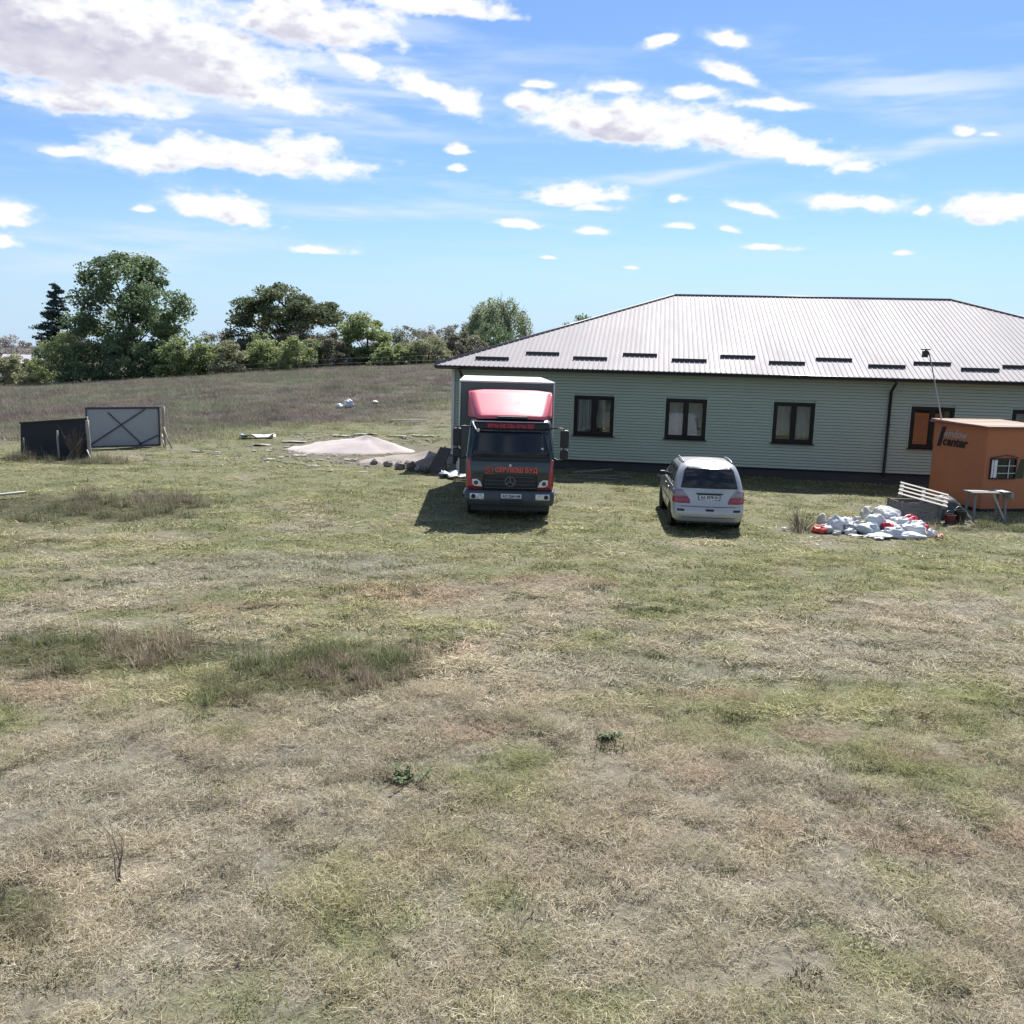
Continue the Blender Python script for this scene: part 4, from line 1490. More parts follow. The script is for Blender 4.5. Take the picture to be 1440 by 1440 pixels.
    m.build('chassis', M_BLACK, root)
    m = MB()
    m.box((-0.85, 3.6, 0.68), (0.5, 1.2, 0.5))
    m.build('fuel_tank', M_ALU, root, bevel=0.06)
    for s in (-1, 1):
        wheel(root, s * 0.96, 1.25, 0.44, 0.26, s)
        wheel(root, s * 0.99, 6.2, 0.44, 0.26, s)
        wheel(root, s * 0.70, 6.2, 0.44, 0.26, s)
        # mudguard and step
        m = MB()
        rows = []
        for k in range(11):
            a = math.pi * k / 10
            rows.append([(s * 0.80, 1.25 - 0.55 * math.cos(a), 0.46 + 0.52 * math.sin(a)), (s * 1.13, 1.25 - 0.55 * math.cos(a), 0.46 + 0.52 * math.sin(a))])
        m.shell(rows)
        m.build('mudguard', M_BLACK, root, smooth=True, solid=0.02)
        # side window and door handle
        panel(side_panel(lv, zrange(1.70, 2.28, 3), lambda z: (0.42 + (z - 1.7) * 0.25, 1.35), 0.004, s), 'side_window', M_CARGLASS, root, flip=(s < 0), th=0.006)
        m = MB()
        m.box((s * 1.15, 1.30, 1.52), (0.03, 0.18, 0.04))
        m.build('door_handle', M_BLACK, root)
        # mirrors on arms
        mx = s * 1.36
        m = MB()
        m.tube([(s * 1.04, 0.48, 2.40), (s * 1.2, 0.32, 2.43), (mx, 0.24, 2.42), (mx, 0.24, 1.62), (s * 1.2, 0.34, 1.60), (s * 1.10, 0.36, 1.66)], 0.018, 7)
        arm = m.build('mirror_arm', M_BLACK, root, smooth=True)
        m = MB()
        m.box((mx + s * 0.015, 0.23, 2.155), (0.22, 0.11, 0.46))
        m.build('mirror', M_BLACK, arm, bevel=0.045)
        m = MB()
        m.box((mx + s * 0.015, 0.23, 1.755), (0.21, 0.11, 0.25))
        m.build('mirror', M_BLACK, arm, bevel=0.045)
        m = MB()
        m.tube([(s * 1.12, 0.05, 0.86), (s * 1.165, 0.0, 0.80), (s * 1.17, 0.02, 0.72)], 0.015, 6)
        m.build('grab_bar', M_ALU, root)
    return root


build_truck()


# ------------------------------------------------------------------ minivan seen from behind
def build_van():
    root = empty('minivan', (4.88, 22.62, gz(4.9, 24.5)), -0.075, 'silver minivan with roof rails parked with its tail to the camera', 'minivan')
    M_SIL = mat('silver_paint', (0.43, 0.425, 0.42), 0.36, 0.30, var=0.05, coat=0.6)
    M_WHT = M_SIL
    M_TAIL = mat('tail_red', (0.30, 0.008, 0.03), 0.15, coat=0.7)
    M_TAILC = mat('tail_clear', (0.26, 0.20, 0.225), 0.15, coat=0.7)
    M_SEAM = mat('panel_gap', (0.03, 0.03, 0.03), 0.7)
    lv = [(0.24, 0.80, 0.10, 4.30, 0.18, 0.06, 0.12), (0.30, 0.86, 0.03, 4.48, 0.22, 0.08, 0.18), (0.42, 0.88, 0.00, 4.56, 0.24, 0.09, 0.22), (0.58, 0.885, 0.01, 4.58, 0.24, 0.09, 0.24), (0.63, 0.885, 0.06, 4.57, 0.24, 0.09, 0.24),
          (0.78, 0.885, 0.09, 4.50, 0.22, 0.09, 0.26), (0.90, 0.88, 0.11, 4.30, 0.22, 0.09, 0.28), (0.98, 0.87, 0.12, 3.95, 0.22, 0.09, 0.26), (1.05, 0.85, 0.14, 3.62, 0.20, 0.09, 0.22),
          (1.20, 0.822, 0.19, 3.28, 0.22, 0.11, 0.20), (1.35, 0.785, 0.27, 2.96, 0.22, 0.12, 0.18), (1.48, 0.738, 0.36, 2.68, 0.22, 0.13, 0.18), (1.56, 0.698, 0.43, 2.50, 0.22, 0.14, 0.18), (1.61, 0.655, 0.50, 2.38, 0.22, 0.14, 0.18), (1.645, 0.595, 0.60, 2.25, 0.22, 0.13, 0.18), (1.668, 0.51, 0.75, 2.05, 0.2, 0.12, 0.16), (1.682, 0.36, 1.0, 1.75, 0.2, 0.1, 0.1)]
    stack(lv, 'body', M_SIL, root)
    rw = panel(end_panel(lv, zrange(1.07, 1.565, 10), lambda z: (-(0.705 - (z - 1.07) * 0.22 - 2.2 * max(0, z - 1.50) ** 1.3), 0.705 - (z - 1.07) * 0.22 - 2.2 * max(0, z - 1.50) ** 1.3), 0.006, nx=24), 'rear_window', M_CARGLASS, root)
    wp = MB()
    wp.tube([(0.02, 0.115, 1.09), (0.05, 0.118, 1.10), (0.42, 0.15, 1.14)], 0.011, 6)
    wp.build('wiper', M_BLACK, rw)
    # tailgate gaps
    m = panel(end_panel(lv, [0.615, 0.628], lambda z: (-0.80, 0.80), 0.004), 'tailgate_gap', M_SEAM, root, th=0.01)
    m = panel(end_panel(lv, [0.345, 0.358], lambda z: (-0.66, 0.66), 0.003), 'bumper_groove', M_SEAM, root, th=0.01)
    pn = panel(end_panel(lv, [0.79, 0.88, 0.955], lambda z: (-0.36 + (z - 0.79) * 0.1, 0.36 - (z - 0.79) * 0.1), -0.002), 'plate_recess', M_SIL, root, th=0.006)
    pl = MB()
    Lp = level_at(lv, 0.85)
    pl.box((0.0, Lp[2] - 0.008, 0.855), (0.50, 0.012, 0.11))
    po = pl.build('number_plate', M_PLATE, root)
    text_obj('AA 3570 IH', 'plate_text', 0.095, M_PLATETXT, po, facing(0, Lp[2] - 0.016, 0.822), width=0.44, bold=0.003)
    pf = MB()
    pf.box((0.0, Lp[2] - 0.003, 0.855), (0.54, 0.010, 0.145))
    pf.build('plate_frame', M_BLACK, po)
    hb = MB()
    hb.box((0.0, Lp[2] - 0.02, 0.945), (0.66, 0.05, 0.03))
    hb.build('tailgate_handle', M_SEAM, root, bevel=0.01)
    tw = MB()
    tw.box((0.02, level_at(lv, 0.55)[2] - 0.004, 0.545), (0.20, 0.02, 0.055))
    tw.build('towing_eye_cover', M_BLACK, root, bevel=0.012)
    for s in (-1, 1):
        # lamp wraps round the corner
        for (z0, z1, mt, nm, wtop) in ((0.70, 0.845, M_TAIL, 'tail_light', 0.0), (0.85, 1.03, M_TAILC, 'tail_light', 0.0)):
            g = []
            for z in zrange(z0, z1, 4):
                L = level_at(lv, z)
                w, y0, r, b0 = L[1], L[2], L[4], L[5]
                inner = 0.47 + max(0, (z - 0.76)) ** 1.3 * 1.1
                xi = w - r
                row = []
                for i in range(7):
                    x = inner + (xi - inner) * i / 6
                    row.append((s * x, y0 + b0 * (x / w) ** 2 - 0.012, z))
                cy = y0 + b0 * (xi / w) ** 2 + r
                for k in range(1, 7):
                    a = -math.pi / 2 + (math.pi / 2) * k / 6
                    row.append((s * (xi + (r + 0.012) * math.cos(a)), cy + (r + 0.012) * math.sin(a), z))
                if z > 0.8:
                    row[-1] = (row[-1][0], row[-1][1] + 0.06, z)
                g.append(row)
            panel(g, nm, mt, root, flip=(s < 0), th=0.014)
        rf = panel(end_panel(lv, [0.505, 0.56], (lambda z, s=s: (0.60, 0.78) if s > 0 else (-0.78, -0.60)), 0.008), 'reflector', M_SEAM, root, th=0.01)
        # side glazing in three panes
        for (ya, yb, zl) in ((0.62, 1.22, 1.10), (1.28, 2.08, 1.08), (2.14, 2.92, 1.06)):
            def yf(z, ya=ya, yb=yb):
                t = (z - 1.06) / 0.5
                lo = ya + (0.18 * t if ya < 1 else 0)
                hi = yb - (0.52 * t if yb > 2.5 else 0)
                return lo, hi
            panel(side_panel(lv, zrange(zl, 1.52, 5), yf, 0.005, s), 'side_window', M_CARGLASS, root, flip=(s < 0), th=0.008)
        bt = MB()
        bt.tube([(s * (level_at(lv, 1.045)[1] + 0.004), y, 1.045) for y in (0.5, 1.2, 2.0, 2.9)], 0.012, 6)
        bt.build('belt_trim', M_RIM, root, smooth=True)
        sm = MB()
        L6 = level_at(lv, 0.6)
        sm.box((s * (L6[1] + 0.006), 2.0, 0.60), (0.03, 2.1, 0.07))
        sm.build('side_moulding', M_SIL, root, bevel=0.01)
        for yy in (1.25, 2.11):
            sg = MB()
            sg.box((s * (level_at(lv, 0.8)[1] + 0.001), yy, 0.72), (0.008, 0.012, 0.60))
            sg.build('door_gap', M_SEAM, root)
        for yy in (1.45, 2.3):
            dh = MB()
            dh.box((s * (level_at(lv, 0.93)[1] + 0.018), yy, 0.93), (0.03, 0.2, 0.04))
            dh.build('door_handle', M_SIL, root, bevel=0.01)
        # arches and wheels
        for yy in (0.92, SID_T):
            ar = MB()
            ar.lathe([(0.37, -0.04), (0.37, 0.0), (0.33, 0.006)], 28, Matrix.Translation((s * 0.874, yy, 0.33)) @ Matrix.Rotation(s * math.pi / 2, 4, 'Y'))
            ar.build('wheel_arch', M_BLACK, root)
            wheel(root, s * 0.80, yy, 0.315, 0.21, s)
        # roof rail and door mirror
        rr = MB()
        rr.tube([(s * 0.60, 0.78, 1.625), (s * 0.605, 0.86, 1.68), (s * 0.615, 1.4, 1.70), (s * 0.61, 2.0, 1.685), (s * 0.60, 2.2, 1.63)], 0.018, 7)
        rr.build('roof_rail', M_RIM, root, smooth=True)
        dm = MB()
        dm.box((s * 0.93, 2.98, 1.10), (0.17, 0.09, 0.13))
        dm.build('door_mirror', M_BLACK, root, bevel=0.035)
    ub = MB()
    ub.box((0, 2.2, 0.24), (1.5, 4.0, 0.12))
    ub.build('underbody', M_BLACK, root)
    ex = MB()
    ex.tube([(-0.5, 0.03, 0.21), (-0.5, 0.5, 0.21)], 0.03, 8)
    ex.build('exhaust', M_BLACK, root)
    return root


build_van()


# ------------------------------------------------------------------ kiosk and the things round it
K_YAW = 0.21
K_O = (13.92, 27.2)


def kw(u, v):
    """kiosk-local (right along the front, back along the side) to world"""
    c, s = math.cos(K_YAW), math.sin(K_YAW)
    return K_O[0] + u * c - v * s, K_O[1] + u * s + v * c


M_OR = mat('orange_paint', (0.43, 0.148, 0.062), 0.65, var=0.2, vscale=1.1, bump=0.002, bscale=40)
M_WOOD = mat('weathered_wood', (0.264, 0.224, 0.176), 0.85, var=0.3, vscale=4, bump=0.004, bscale=30, streak=(1, 1, 6))
M_WOODG = mat('grey_wood', (0.20, 0.19, 0.18), 0.85, var=0.3, vscale=4, bump=0.004, bscale=30)
M_WOODP = mat('pale_wood', (0.41, 0.375, 0.32), 0.75, var=0.2, vscale=4, bump=0.003, bscale=30)
M_INKB = mat('black_paint', (0.015, 0.013, 0.012), 0.6)
M_INKG = mat('grey_paint', (0.42, 0.36, 0.33), 0.6)


def build_kiosk():
    root = empty('kiosk', (*K_O, gz(*K_O)), K_YAW, 'orange flat-roofed kiosk with shop lettering and barred window', 'kiosk')
    W, D, Z0, Z1 = 2.3, 2.45, 0.10, 2.52
    m = MB()
    m.box((W / 2, D / 2, (Z0 + Z1) / 2), (W, D, Z1 - Z0))
    m.build('wall', M_OR, root, bevel=0.01)
    m = MB()
    m.box((W / 2, D / 2, 0.02), (W - 0.12, D - 0.12, 0.2))
    m.build('base', M_BLACK, root)  # black block stands in for the dark gap under the kiosk
    # slightly sloping timber roof boards, higher at the back
    rb = None
    nb = 9
    M_RB = mat('roof_board', (0.420, 0.315, 0.247), 0.8, var=0.3, vscale=2.5, bump=0.004, bscale=25)
    for i in range(nb):
        v0 = -0.10 + (D + 0.2) * i / nb
        v1 = -0.10 + (D + 0.2) * (i + 1) / nb - 0.008
        z = Z1 + 0.03 + 0.06 * i / nb + random.uniform(-0.006, 0.006)
        b = MB()
        b.box((W / 2 + random.uniform(-0.02, 0.02), (v0 + v1) / 2, z), (W + 0.22, v1 - v0, 0.03))
        b.build('roof_board', M_RB, root)
    tr = MB()
    tr.box((W / 2, -0.11, Z1 + 0.0), (W + 0.24, 0.025, 0.05))
    tr.build('roof_edge', mat('red_trim', (0.20, 0.06, 0.04), 0.6, var=0.2), root)
    tr = MB()
    tr.box((-0.12, D / 2, Z1 + 0.015), (0.025, D + 0.2, 0.05))
    tr.build('roof_edge', mat('red_trim', (0.20, 0.06, 0.04), 0.6), root)
    # left side lettering: side face is the plane u=0, reading from the back corner to the front
    Ms = Matrix.Translation((-0.012, D, 0)) @ Matrix.Rotation(-math.pi / 2, 4, 'Z')     # local x runs from back to front
    Mt = Ms @ Matrix.Translation((0.52, 0, 2.165)) @ Matrix.Rotation(math.pi / 2, 4, 'X')
    text_obj('window', 'lettering', 0.33, M_INKG, root, Ms @ Matrix.Translation((1.02, 0, 2.10)) @ Matrix.Rotation(math.pi / 2, 4, 'X'), width=1.12, bold=0.004, shear=0.2)
    text_obj('center', 'lettering', 0.40, M_INKB, root, Ms @ Matrix.Translation((1.06, -0.004, 1.83)) @ Matrix.Rotation(math.pi / 2, 4, 'X'), width=1.15, bold=0.012, shear=0.2)
    sl = MB()
    sl.slab([(0.22, 1.78), (0.38, 1.78), (0.56, 2.40), (0.40, 2.40)], -0.012, Ms)
    sl.build('painted_stroke', M_INKB, root)
    # barred window on the front
    x0, x1, z0, z1 = 0.16, 1.04, 1.00, 1.62
    fr = MB()
    for (a, b, c, d) in ((x0, x1, z1 - 0.03, z1), (x0, x1, z0, z0 + 0.03), (x0, x0 + 0.03, z0 + 0.03, z1 - 0.03), (x1 - 0.03, x1, z0 + 0.03, z1 - 0.03)):
        fr.box(((a + b) / 2, -0.025, (c + d) / 2), (b - a, 0.05, d - c))
    wi = fr.build('window', M_INKB, root)
    g = MB()
    g.box(((x0 + x1) / 2, -0.006, (z0 + z1) / 2), (x1 - x0 - 0.05, 0.014, z1 - z0 - 0.05))
    g.build('pane', M_CARGLASS, wi)
    for a, b in ((x0 + 0.03, x0 + 0.12), (x0 + 0.14, x0 + 0.24)):
        p = MB()
        p.box(((a + b) / 2, -0.018, (z0 + z1) / 2), (b - a, 0.01, z1 - z0 - 0.09))
        p.build('paper_notice', mat('paper_print', (0.75, 0.72, 0.72), 0.8, var=0.35, vscale=16), wi)
    for zz in (1.18, 1.40):
        p = MB()
        p.box(((x0 + x1) / 2 + 0.12, -0.04, zz), (x1 - x0 - 0.28, 0.02, 0.02))
        p.build('bar', M_CREAM, wi)
    for xx in (x0 + 0.62,):
        p = MB()
        p.box((xx, -0.042, (z0 + z1) / 2), (0.02, 0.02, z1 - z0 - 0.06))
        p.build('bar', M_CREAM, wi)
    ho = MB()
    ho.tube([(x0 - 0.02, -0.05, z1 + 0.01), (x0 + 0.5, -0.06, z1 + 0.10), (x1 + 0.05, -0.05, z1 + 0.02)], 0.012, 6)
    ho.build('hood_rod', M_INKB, wi)
    dk = MB()
    dk.slab([(1.06, 1.02), (1.34, 1.02), (1.34, 1.60), (1.20, 1.60)], -0.012)
    dk.build('painted_panel', mat('dark_green_paint', (0.03, 0.045, 0.02), 0.6), root)
    return root


build_kiosk()

# lamp pole standing at the kiosk's back corner
pr = empty('lamp_pole', (13.52, 29.45, 0), 0, 'thin leaning pole with dark lamp head behind the orange kiosk', 'pole')
m = MB()
m.tube([(0.1, 0, -0.05), (0.0, 0, 2.65), (-0.50, -0.02, 4.35), (-0.58, -0.02, 4.60)], [0.026, 0.024, 0.02, 0.018], 8)
m.build('pole', mat('galvanised_pole', (0.36, 0.36, 0.35), 0.5, 0.4, var=0.2), pr, smooth=True)
m = MB()
m.tube([(-0.58, -0.02, 4.58), (-0.64, -0.03, 4.70), (-0.74, -0.05, 4.74)], 0.022, 7)
m.build('bracket', M_BLACK, pr, smooth=True)
m = MB()
m.box((-0.74, -0.06, 4.62), (0.15, 0.14, 0.20))
m.box((-0.73, -0.05, 4.765), (0.28, 0.10, 0.035))
m.build('lamp_head', M_BLACK, pr, bevel=0.012)

# trestle table in front of the kiosk
tt = empty('trestle_table', (13.32, 25.75, gz(13.3, 25.7)), 0.06, 'rough grey trestle table standing before the orange kiosk', 'table')
for i in range(3):
    m = MB()
    m.box((0, -0.2 + 0.19 * i, 0.80 + 0.012 * (i % 2)), (1.12, 0.16, 0.03))
    m.build('top_board', M_WOODG if i != 1 else M_WOODP, tt)
for sx in (-1, 1):
    for sy in (-1, 1):
        m = MB()
        m.beam((sx * 0.42, sy * 0.16, 0.785), (sx * 0.46, sy * 0.24, 0.0), 0.055, 0.055, up=(0, 1, 0))
        m.build('leg', M_WOODG, tt)
m = MB()
m.beam((0.05, -0.225, 0.78), (0.44, -0.235, 0.06), 0.05, 0.03, up=(0, 1, 0))
m.build('brace', M_WOODP, tt)
cl = empty('folded_sheet', (13.78, 25.7, gz(13.3, 25.7) + 0.829), 0.1, 'white plastic sheet folded over the end of the trestle table', 'sheet')
g = []
for i in range(9):
    u = i / 8
    row = []
    for j in range(9):
        v = j / 8
        x = -0.22 + 0.36 * u
        z = 0.012 + 0.012 * math.sin(7 * v + 3 * u) if u < 0.75 else 0.012 - (u - 0.75) * 0.8
        if u >= 0.75:
            x = -0.22 + 0.36 * 0.75 + (u - 0.75) * 0.16
        row.append((x, -0.30 + 0.5 * v, z))
    g.append(row)
m = MB()
m.shell(g)
m.build('sheet', mat('white_sheet', (0.496, 0.512, 0.512), 0.5, var=0.15, vscale=6), cl, smooth=True, solid=0.008)

# grey timber crate with a slatted pallet resting aslant on it
cr = empty('crate', (11.22, 25.55, gz(11.2, 25.5)), 0.08, 'weathered grey timber crate under the slatted pallet', 'crate')
for sy in (-1, 1):
    for k in range(4):
        m = MB()
        m.box((0, sy * 0.36, 0.08 + k * 0.135), (1.06, 0.022, 0.125))
        m.build('board', M_WOODG, cr)
for sx in (-1, 1):
    for k in range(4):
        m = MB()
        m.box((sx * 0.52, 0, 0.08 + k * 0.135), (0.022, 0.69, 0.125))
        m.build('board', M_WOODG, cr)
    for sy in (-1, 1):
        m = MB()
        m.box((sx * 0.555, sy * 0.40, 0.28), (0.05, 0.05, 0.58))
        m.build('post', M_WOODG, cr)
pa = empty('pallet', (11.42, 25.50, gz(11.2, 25.5) + 0.70), 0.0, 'pale slatted pallet lying aslant on the grey crate', 'pallet')
pa.rotation_euler = (math.radians(15), math.radians(12), math.radians(-22))
for i in range(4):
    m = MB()
    m.box((0, -0.42 + 0.28 * i, 0.05), (1.30, 0.10, 0.02))
    m.build('slat', M_WOODP, pa, bevel=0.004)
for i in range(3):
    m = MB()
    m.box((-0.58 + 0.58 * i, 0, 0.0), (0.09, 0.90, 0.078))
    m.build('stringer', M_WOODG, pa)
# dark tarpaulin heap between crate and table
tp = empty('tarpaulin', (12.35, 26.05, gz(12.3, 26.0)), 0.1, 'dark green tarpaulin heaped between the crate and trestle table', 'tarpaulin')
g = []
for i in range(17):
    row = []
    for j in range(13):
        u, v = i / 16 * 2 - 1, j / 12 * 2 - 1
        hgt = 0.60 * max(0, 1 - abs(u) ** 2.2) * max(0, 1 - abs(v) ** 2.4) * (1.05 - 0.35 * u)
        nn = noise.noise(Vector((u * 2.2, v * 2.2, 3.1))) * 0.10 + noise.noise(Vector((u * 5, v * 5, 1.1))) * 0.05
        row.append((u * 0.72, v * 0.42, max(0.0, hgt + nn * min(1, hgt * 5)) + 0.005))
    g.append(row)
m = MB()
m.shell(g)
m.build('sheet', mat('tarp_green', (0.055, 0.07, 0.062), 0.55, var=0.3, vscale=5), tp, smooth=True, solid=-0.01)


def bucket(x, y, r, h, material, label, name='bucket'):
    root = empty(name, (x, y, gz(x, y)), 0.4, label, 'bucket')
    b = MB()
    b.lathe([(r * 0.78, 0.0), (r * 0.8, 0.0), (r, h), (r * 1.05, h), (r * 1.05, h + 0.012), (r * 0.95, h + 0.012), (r * 0.75, 0.02), (0.01, 0.02)], 20)
    b.build('body', material, root)
    hd = MB()
    hd.tube([(r * math.cos(a), 0.03 + 0.02 * math.sin(a), h + 0.75 * r * math.sin(a)) for a in [math.pi * k / 10 for k in range(11)]], 0.006, 5)
    hd.build('handle', M_ALUP, root)


M_ALUP = mat('galvanised', (0.45, 0.45, 0.45), 0.4, 0.6)
bucket(12.02, 25.05, 0.15, 0.24, mat('maroon_plastic', (0.14, 0.025, 0.025), 0.5, var=0.2), 'maroon bucket on the grass beside the grey crate')
bucket(12.32, 25.12, 0.16, 0.34, mat('black_bucket', (0.012, 0.012, 0.013), 0.35, var=0.2), 'black bucket between the crate and the table legs')


# ------------------------------------------------------------------ rubbish heap of bags
def blob(name, loc, size, material, label, cat='bag', seed=0, crumple=0.22, parent=None, group=None, rz=None):
    rnd = random.Random(seed)
    nlat, nlon = 12, 20
    off = Vector((rnd.random() * 50, rnd.random() * 50, rnd.random() * 50))
    g = []
    for i in range(nlat + 1):
        th = math.pi * i / nlat
        row = []
        for j in range(nlon):
            ph = 2 * math.pi * j / nlon
            d = Vector((math.sin(th) * math.cos(ph), math.sin(th) * math.sin(ph), math.cos(th)))
            r = 1 + crumple * (noise.noise(d * 1.7 + off) * 1.1 + noise.noise(d * 4.1 + off) * 0.75 - abs(noise.noise(d * 6.5 + off)) * 0.8)
            p = d * r
            z = p.z
            if z < -0.62:
                z = -0.62 + (z + 0.62) * 0.15
            row.append((p.x * size[0] / 2, p.y * size[1] / 2, (z + 0.66) * size[2] / 1.66))
        g.append(row)
    m = MB()
    m.shell(g, closed=True)
    o = m.build(name, material, None, smooth=True, subsurf=1)
    o.location = loc
    o.rotation_euler = (rnd.uniform(-0.15, 0.15), rnd.uniform(-0.15, 0.15), rnd.random() * 6.28 if rz is None else rz)
    tag(o, label, cat, group)
    return o


M_BAGW = mat('white_plastic_bag', (0.576, 0.583, 0.598), 0.38, var=0.10, vscale=6, bump=0.02, bscale=14)
M_BAGB = mat('pale_blue_bag', (0.432, 0.482, 0.497), 0.4, var=0.10, vscale=6, bump=0.02, bscale=14)
M_BAGR = mat('red_bag', (0.527, 0.025, 0.047), 0.4, var=0.12, vscale=6, bump=0.02, bscale=14)
M_BAGO = mat('orange_red_bag', (0.576, 0.080, 0.040), 0.45, var=0.15, vscale=6, bump=0.02, bscale=14)
M_BAGG = mat('grey_bag', (0.252, 0.259, 0.294), 0.45, var=0.25, vscale=6, bump=0.02, bscale=14)
M_BAGC = mat('cream_bag', (0.504, 0.483, 0.406), 0.5, var=0.2, vscale=6, bump=0.02, bscale=14)
M_BAGK = mat('black_bag', (0.015, 0.015, 0.018), 0.35, var=0.3, bump=0.02, bscale=14)
G_R = 'bags of the rubbish heap'
BAGS = [((9.75, 23.85, 0.26), (0.86, 0.6, 0.36), M_BAGW, 'big white bag lying on top of the rubbish heap', 1),
        ((9.22, 23.75, 0.27), (0.36, 0.4, 0.34), M_BAGC, 'cream bag at the top left of the rubbish heap', 2),
        ((10.26, 23.55, 0.22), (0.56, 0.34, 0.26), M_BAGR, 'long red roll on the right of the rubbish heap', 3),
        ((9.52, 23.02, 0.10), (0.34, 0.34, 0.27), M_BAGR, 'round red bag in the middle of the rubbish heap', 4),
        ((9.02, 23.0, 0.0), (0.64, 0.5, 0.36), M_BAGB, 'pale blue full bag at the front of the rubbish heap', 5),
        ((10.18, 23.05, 0.0), (0.78, 0.5, 0.38), M_BAGW, 'wide white bag below the red roll', 6),
        ((9.88, 22.66, 0.0), (1.0, 0.42, 0.20), M_BAGW, 'flat white bag along the heap\'s front right edge', 7),
        ((9.08, 22.62, 0.0), (0.78, 0.36, 0.14), M_BAGW, 'flattened white bag under the pale blue bag', 8),
        ((8.33, 23.35, 0.0), (0.52, 0.5, 0.42), M_BAGW, 'plump white bag left of the grey bag', 9),
        ((8.68, 23.2, 0.0), (0.46, 0.42, 0.28), M_BAGG, 'grey bag between the white and pale blue bags', 10),
        ((7.80, 23.1, 0.0), (0.40, 0.36, 0.22), M_BAGO, 'orange red bag at the left end of the heap', 11),
        ((8.03, 23.55, 0.08), (0.30, 0.28, 0.36), M_BAGC, 'upright crumpled cream bag behind the orange red bag', 12),
        ((8.80, 23.7, 0.05), (0.50, 0.40, 0.30), M_BAGK, 'black bag at the back of the rubbish heap', 13),
        ((9.55, 23.4, 0.0), (0.95, 0.7, 0.34), M_BAGW, 'white bag buried in the middle of the heap', 14),
        ((8.05, 23.2, 0.0), (0.36, 0.3, 0.22), M_BAGW, 'small white bag beside the orange red bag', 15)]
for loc, size, mt, lab, sd in BAGS:
    blob('rubbish_bag', (loc[0], loc[1], gz(loc[0], loc[1]) + loc[2] - 0.02), size, mt, lab, 'rubbish bag', sd, 0.34, group=G_R, rz=random.uniform(-0.35, 0.35))

EXTRA = [((9.35, 22.85, 0.0), (0.30, 0.26, 0.2), M_BAGB, 'small pale blue bag below the round red bag'), ((10.55, 22.9, 0.0), (0.34, 0.3, 0.22), M_BAGW, 'small white bag at the right end of the heap'), ((9.98, 23.35, 0.24), (0.4, 0.3, 0.2), M_BAGW, 'small white bag just left of the red roll'),
         ((8.55, 22.95, 0.0), (0.32, 0.26, 0.18), M_BAGW, 'small white bag in front of the grey bag'), ((9.45, 23.62, 0.36), (0.34, 0.3, 0.26), M_BAGC, 'small cream bag between the top bags'), ((8.2, 22.95, 0.0), (0.26, 0.22, 0.14), M_BAGC, 'small cream bag in front of the plump white bag'),
         ((10.5, 23.3, 0.1), (0.3, 0.3, 0.24), M_BAGR, 'small red bag at the end of the red roll'), ((9.75, 22.95, 0.12), (0.36, 0.28, 0.2), M_BAGG, 'small grey bag right of the round red bag')]
EXTRA += [((9.3, 23.3, 0.12), (0.6, 0.5, 0.36), M_BAGW, 'white bag showing between the pale blue bag and top bag'), ((9.9, 23.6, 0.10), (0.7, 0.5, 0.34), M_BAGB, 'pale blue bag under the big top bag'), ((8.6, 23.55, 0.04), (0.55, 0.45, 0.34), M_BAGW, 'white bag before the black bag'),
          ((9.6, 22.8, 0.04), (0.6, 0.36, 0.24), M_BAGW, 'white bag below the round red bag'), ((10.35, 23.35, 0.08), (0.5, 0.4, 0.30), M_BAGW, 'white bag just under the red roll'), ((8.9, 23.4, 0.10), (0.4, 0.4, 0.28), M_BAGC, 'cream bag behind the pale blue front bag'), ((8.05, 23.35, 0.0), (0.5, 0.4, 0.24), M_BAGG, 'grey bag behind the orange red one')]
for i, (loc, size, mt, lab) in enumerate(EXTRA):
    blob('rubbish_bag', (loc[0], loc[1], gz(loc[0], loc[1]) + loc[2] - 0.02), size, mt, lab, 'rubbish bag', 130 + i, 0.45, group=G_R, rz=random.uniform(-0.5, 0.5))


def scrap(x, y, w, d, material, label, seed, h=0.03, name='scrap', cat='scrap', group=None):
    rnd = random.Random(seed)
    g = []
    for i in range(7):
        row = []
        for j in range(7):
            u, v = i / 6 - 0.5, j / 6 - 0.5
            e = 1 - 0.25 * rnd.random() if (i in (0, 6) or j in (0, 6)) else 1.0
            row.append((u * w * e, v * d * e, h * (0.4 + noise.noise(Vector((u * 4 + seed, v * 4, seed * 1.7)))) + 0.012))
        g.append(row)
    m = MB()
    m.shell(g)
    o = m.build(name, material, None, smooth=True, solid=0.008)
    o.location = (x, y, gz(x, y) + 0.02)
    o.rotation_euler = (0, 0, rnd.random() * 6.28)
    tag(o, label, cat, group)
    return o


M_PAPER = mat('waste_paper', (0.518, 0.511, 0.490), 0.8, var=0.1)
scrap(9.03, 22.35, 0.26, 0.16, M_PAPER, 'white board scrap lying in front of the pale blue bag', 21, 0.04)
scrap(8.6, 22.5, 0.5, 0.10, M_BAGC, 'cream strip lying in front of the grey bag', 22, 0.05)
scrap(7.35, 22.25, 0.12, 0.07, M_PAPER, 'white paper scrap on the grass left of the heap', 23, 0.03)
scrap(7.2, 21.3, 0.14, 0.06, M_PAPER, 'white scrap on the grass nearest the camera by the heap', 24, 0.03)
scrap(6.95, 23.2, 0.16, 0.10, M_PAPER, 'white scrap among the twigs left of the heap', 25, 0.06)
scrap(5.78, 21.6, 0.07, 0.05, M_PAPER, 'tiny white scrap behind the van on the grass', 26, 0.03)
scrap(5.6, 21.3, 0.05, 0.04, M_PAPER, 'tiny white scrap on the grass nearest the van', 27, 0.03)
scrap(1.75, 22.5, 0.20, 0.06, M_PAPER, 'white strip of paper on the grass right of the truck', 28, 0.05)
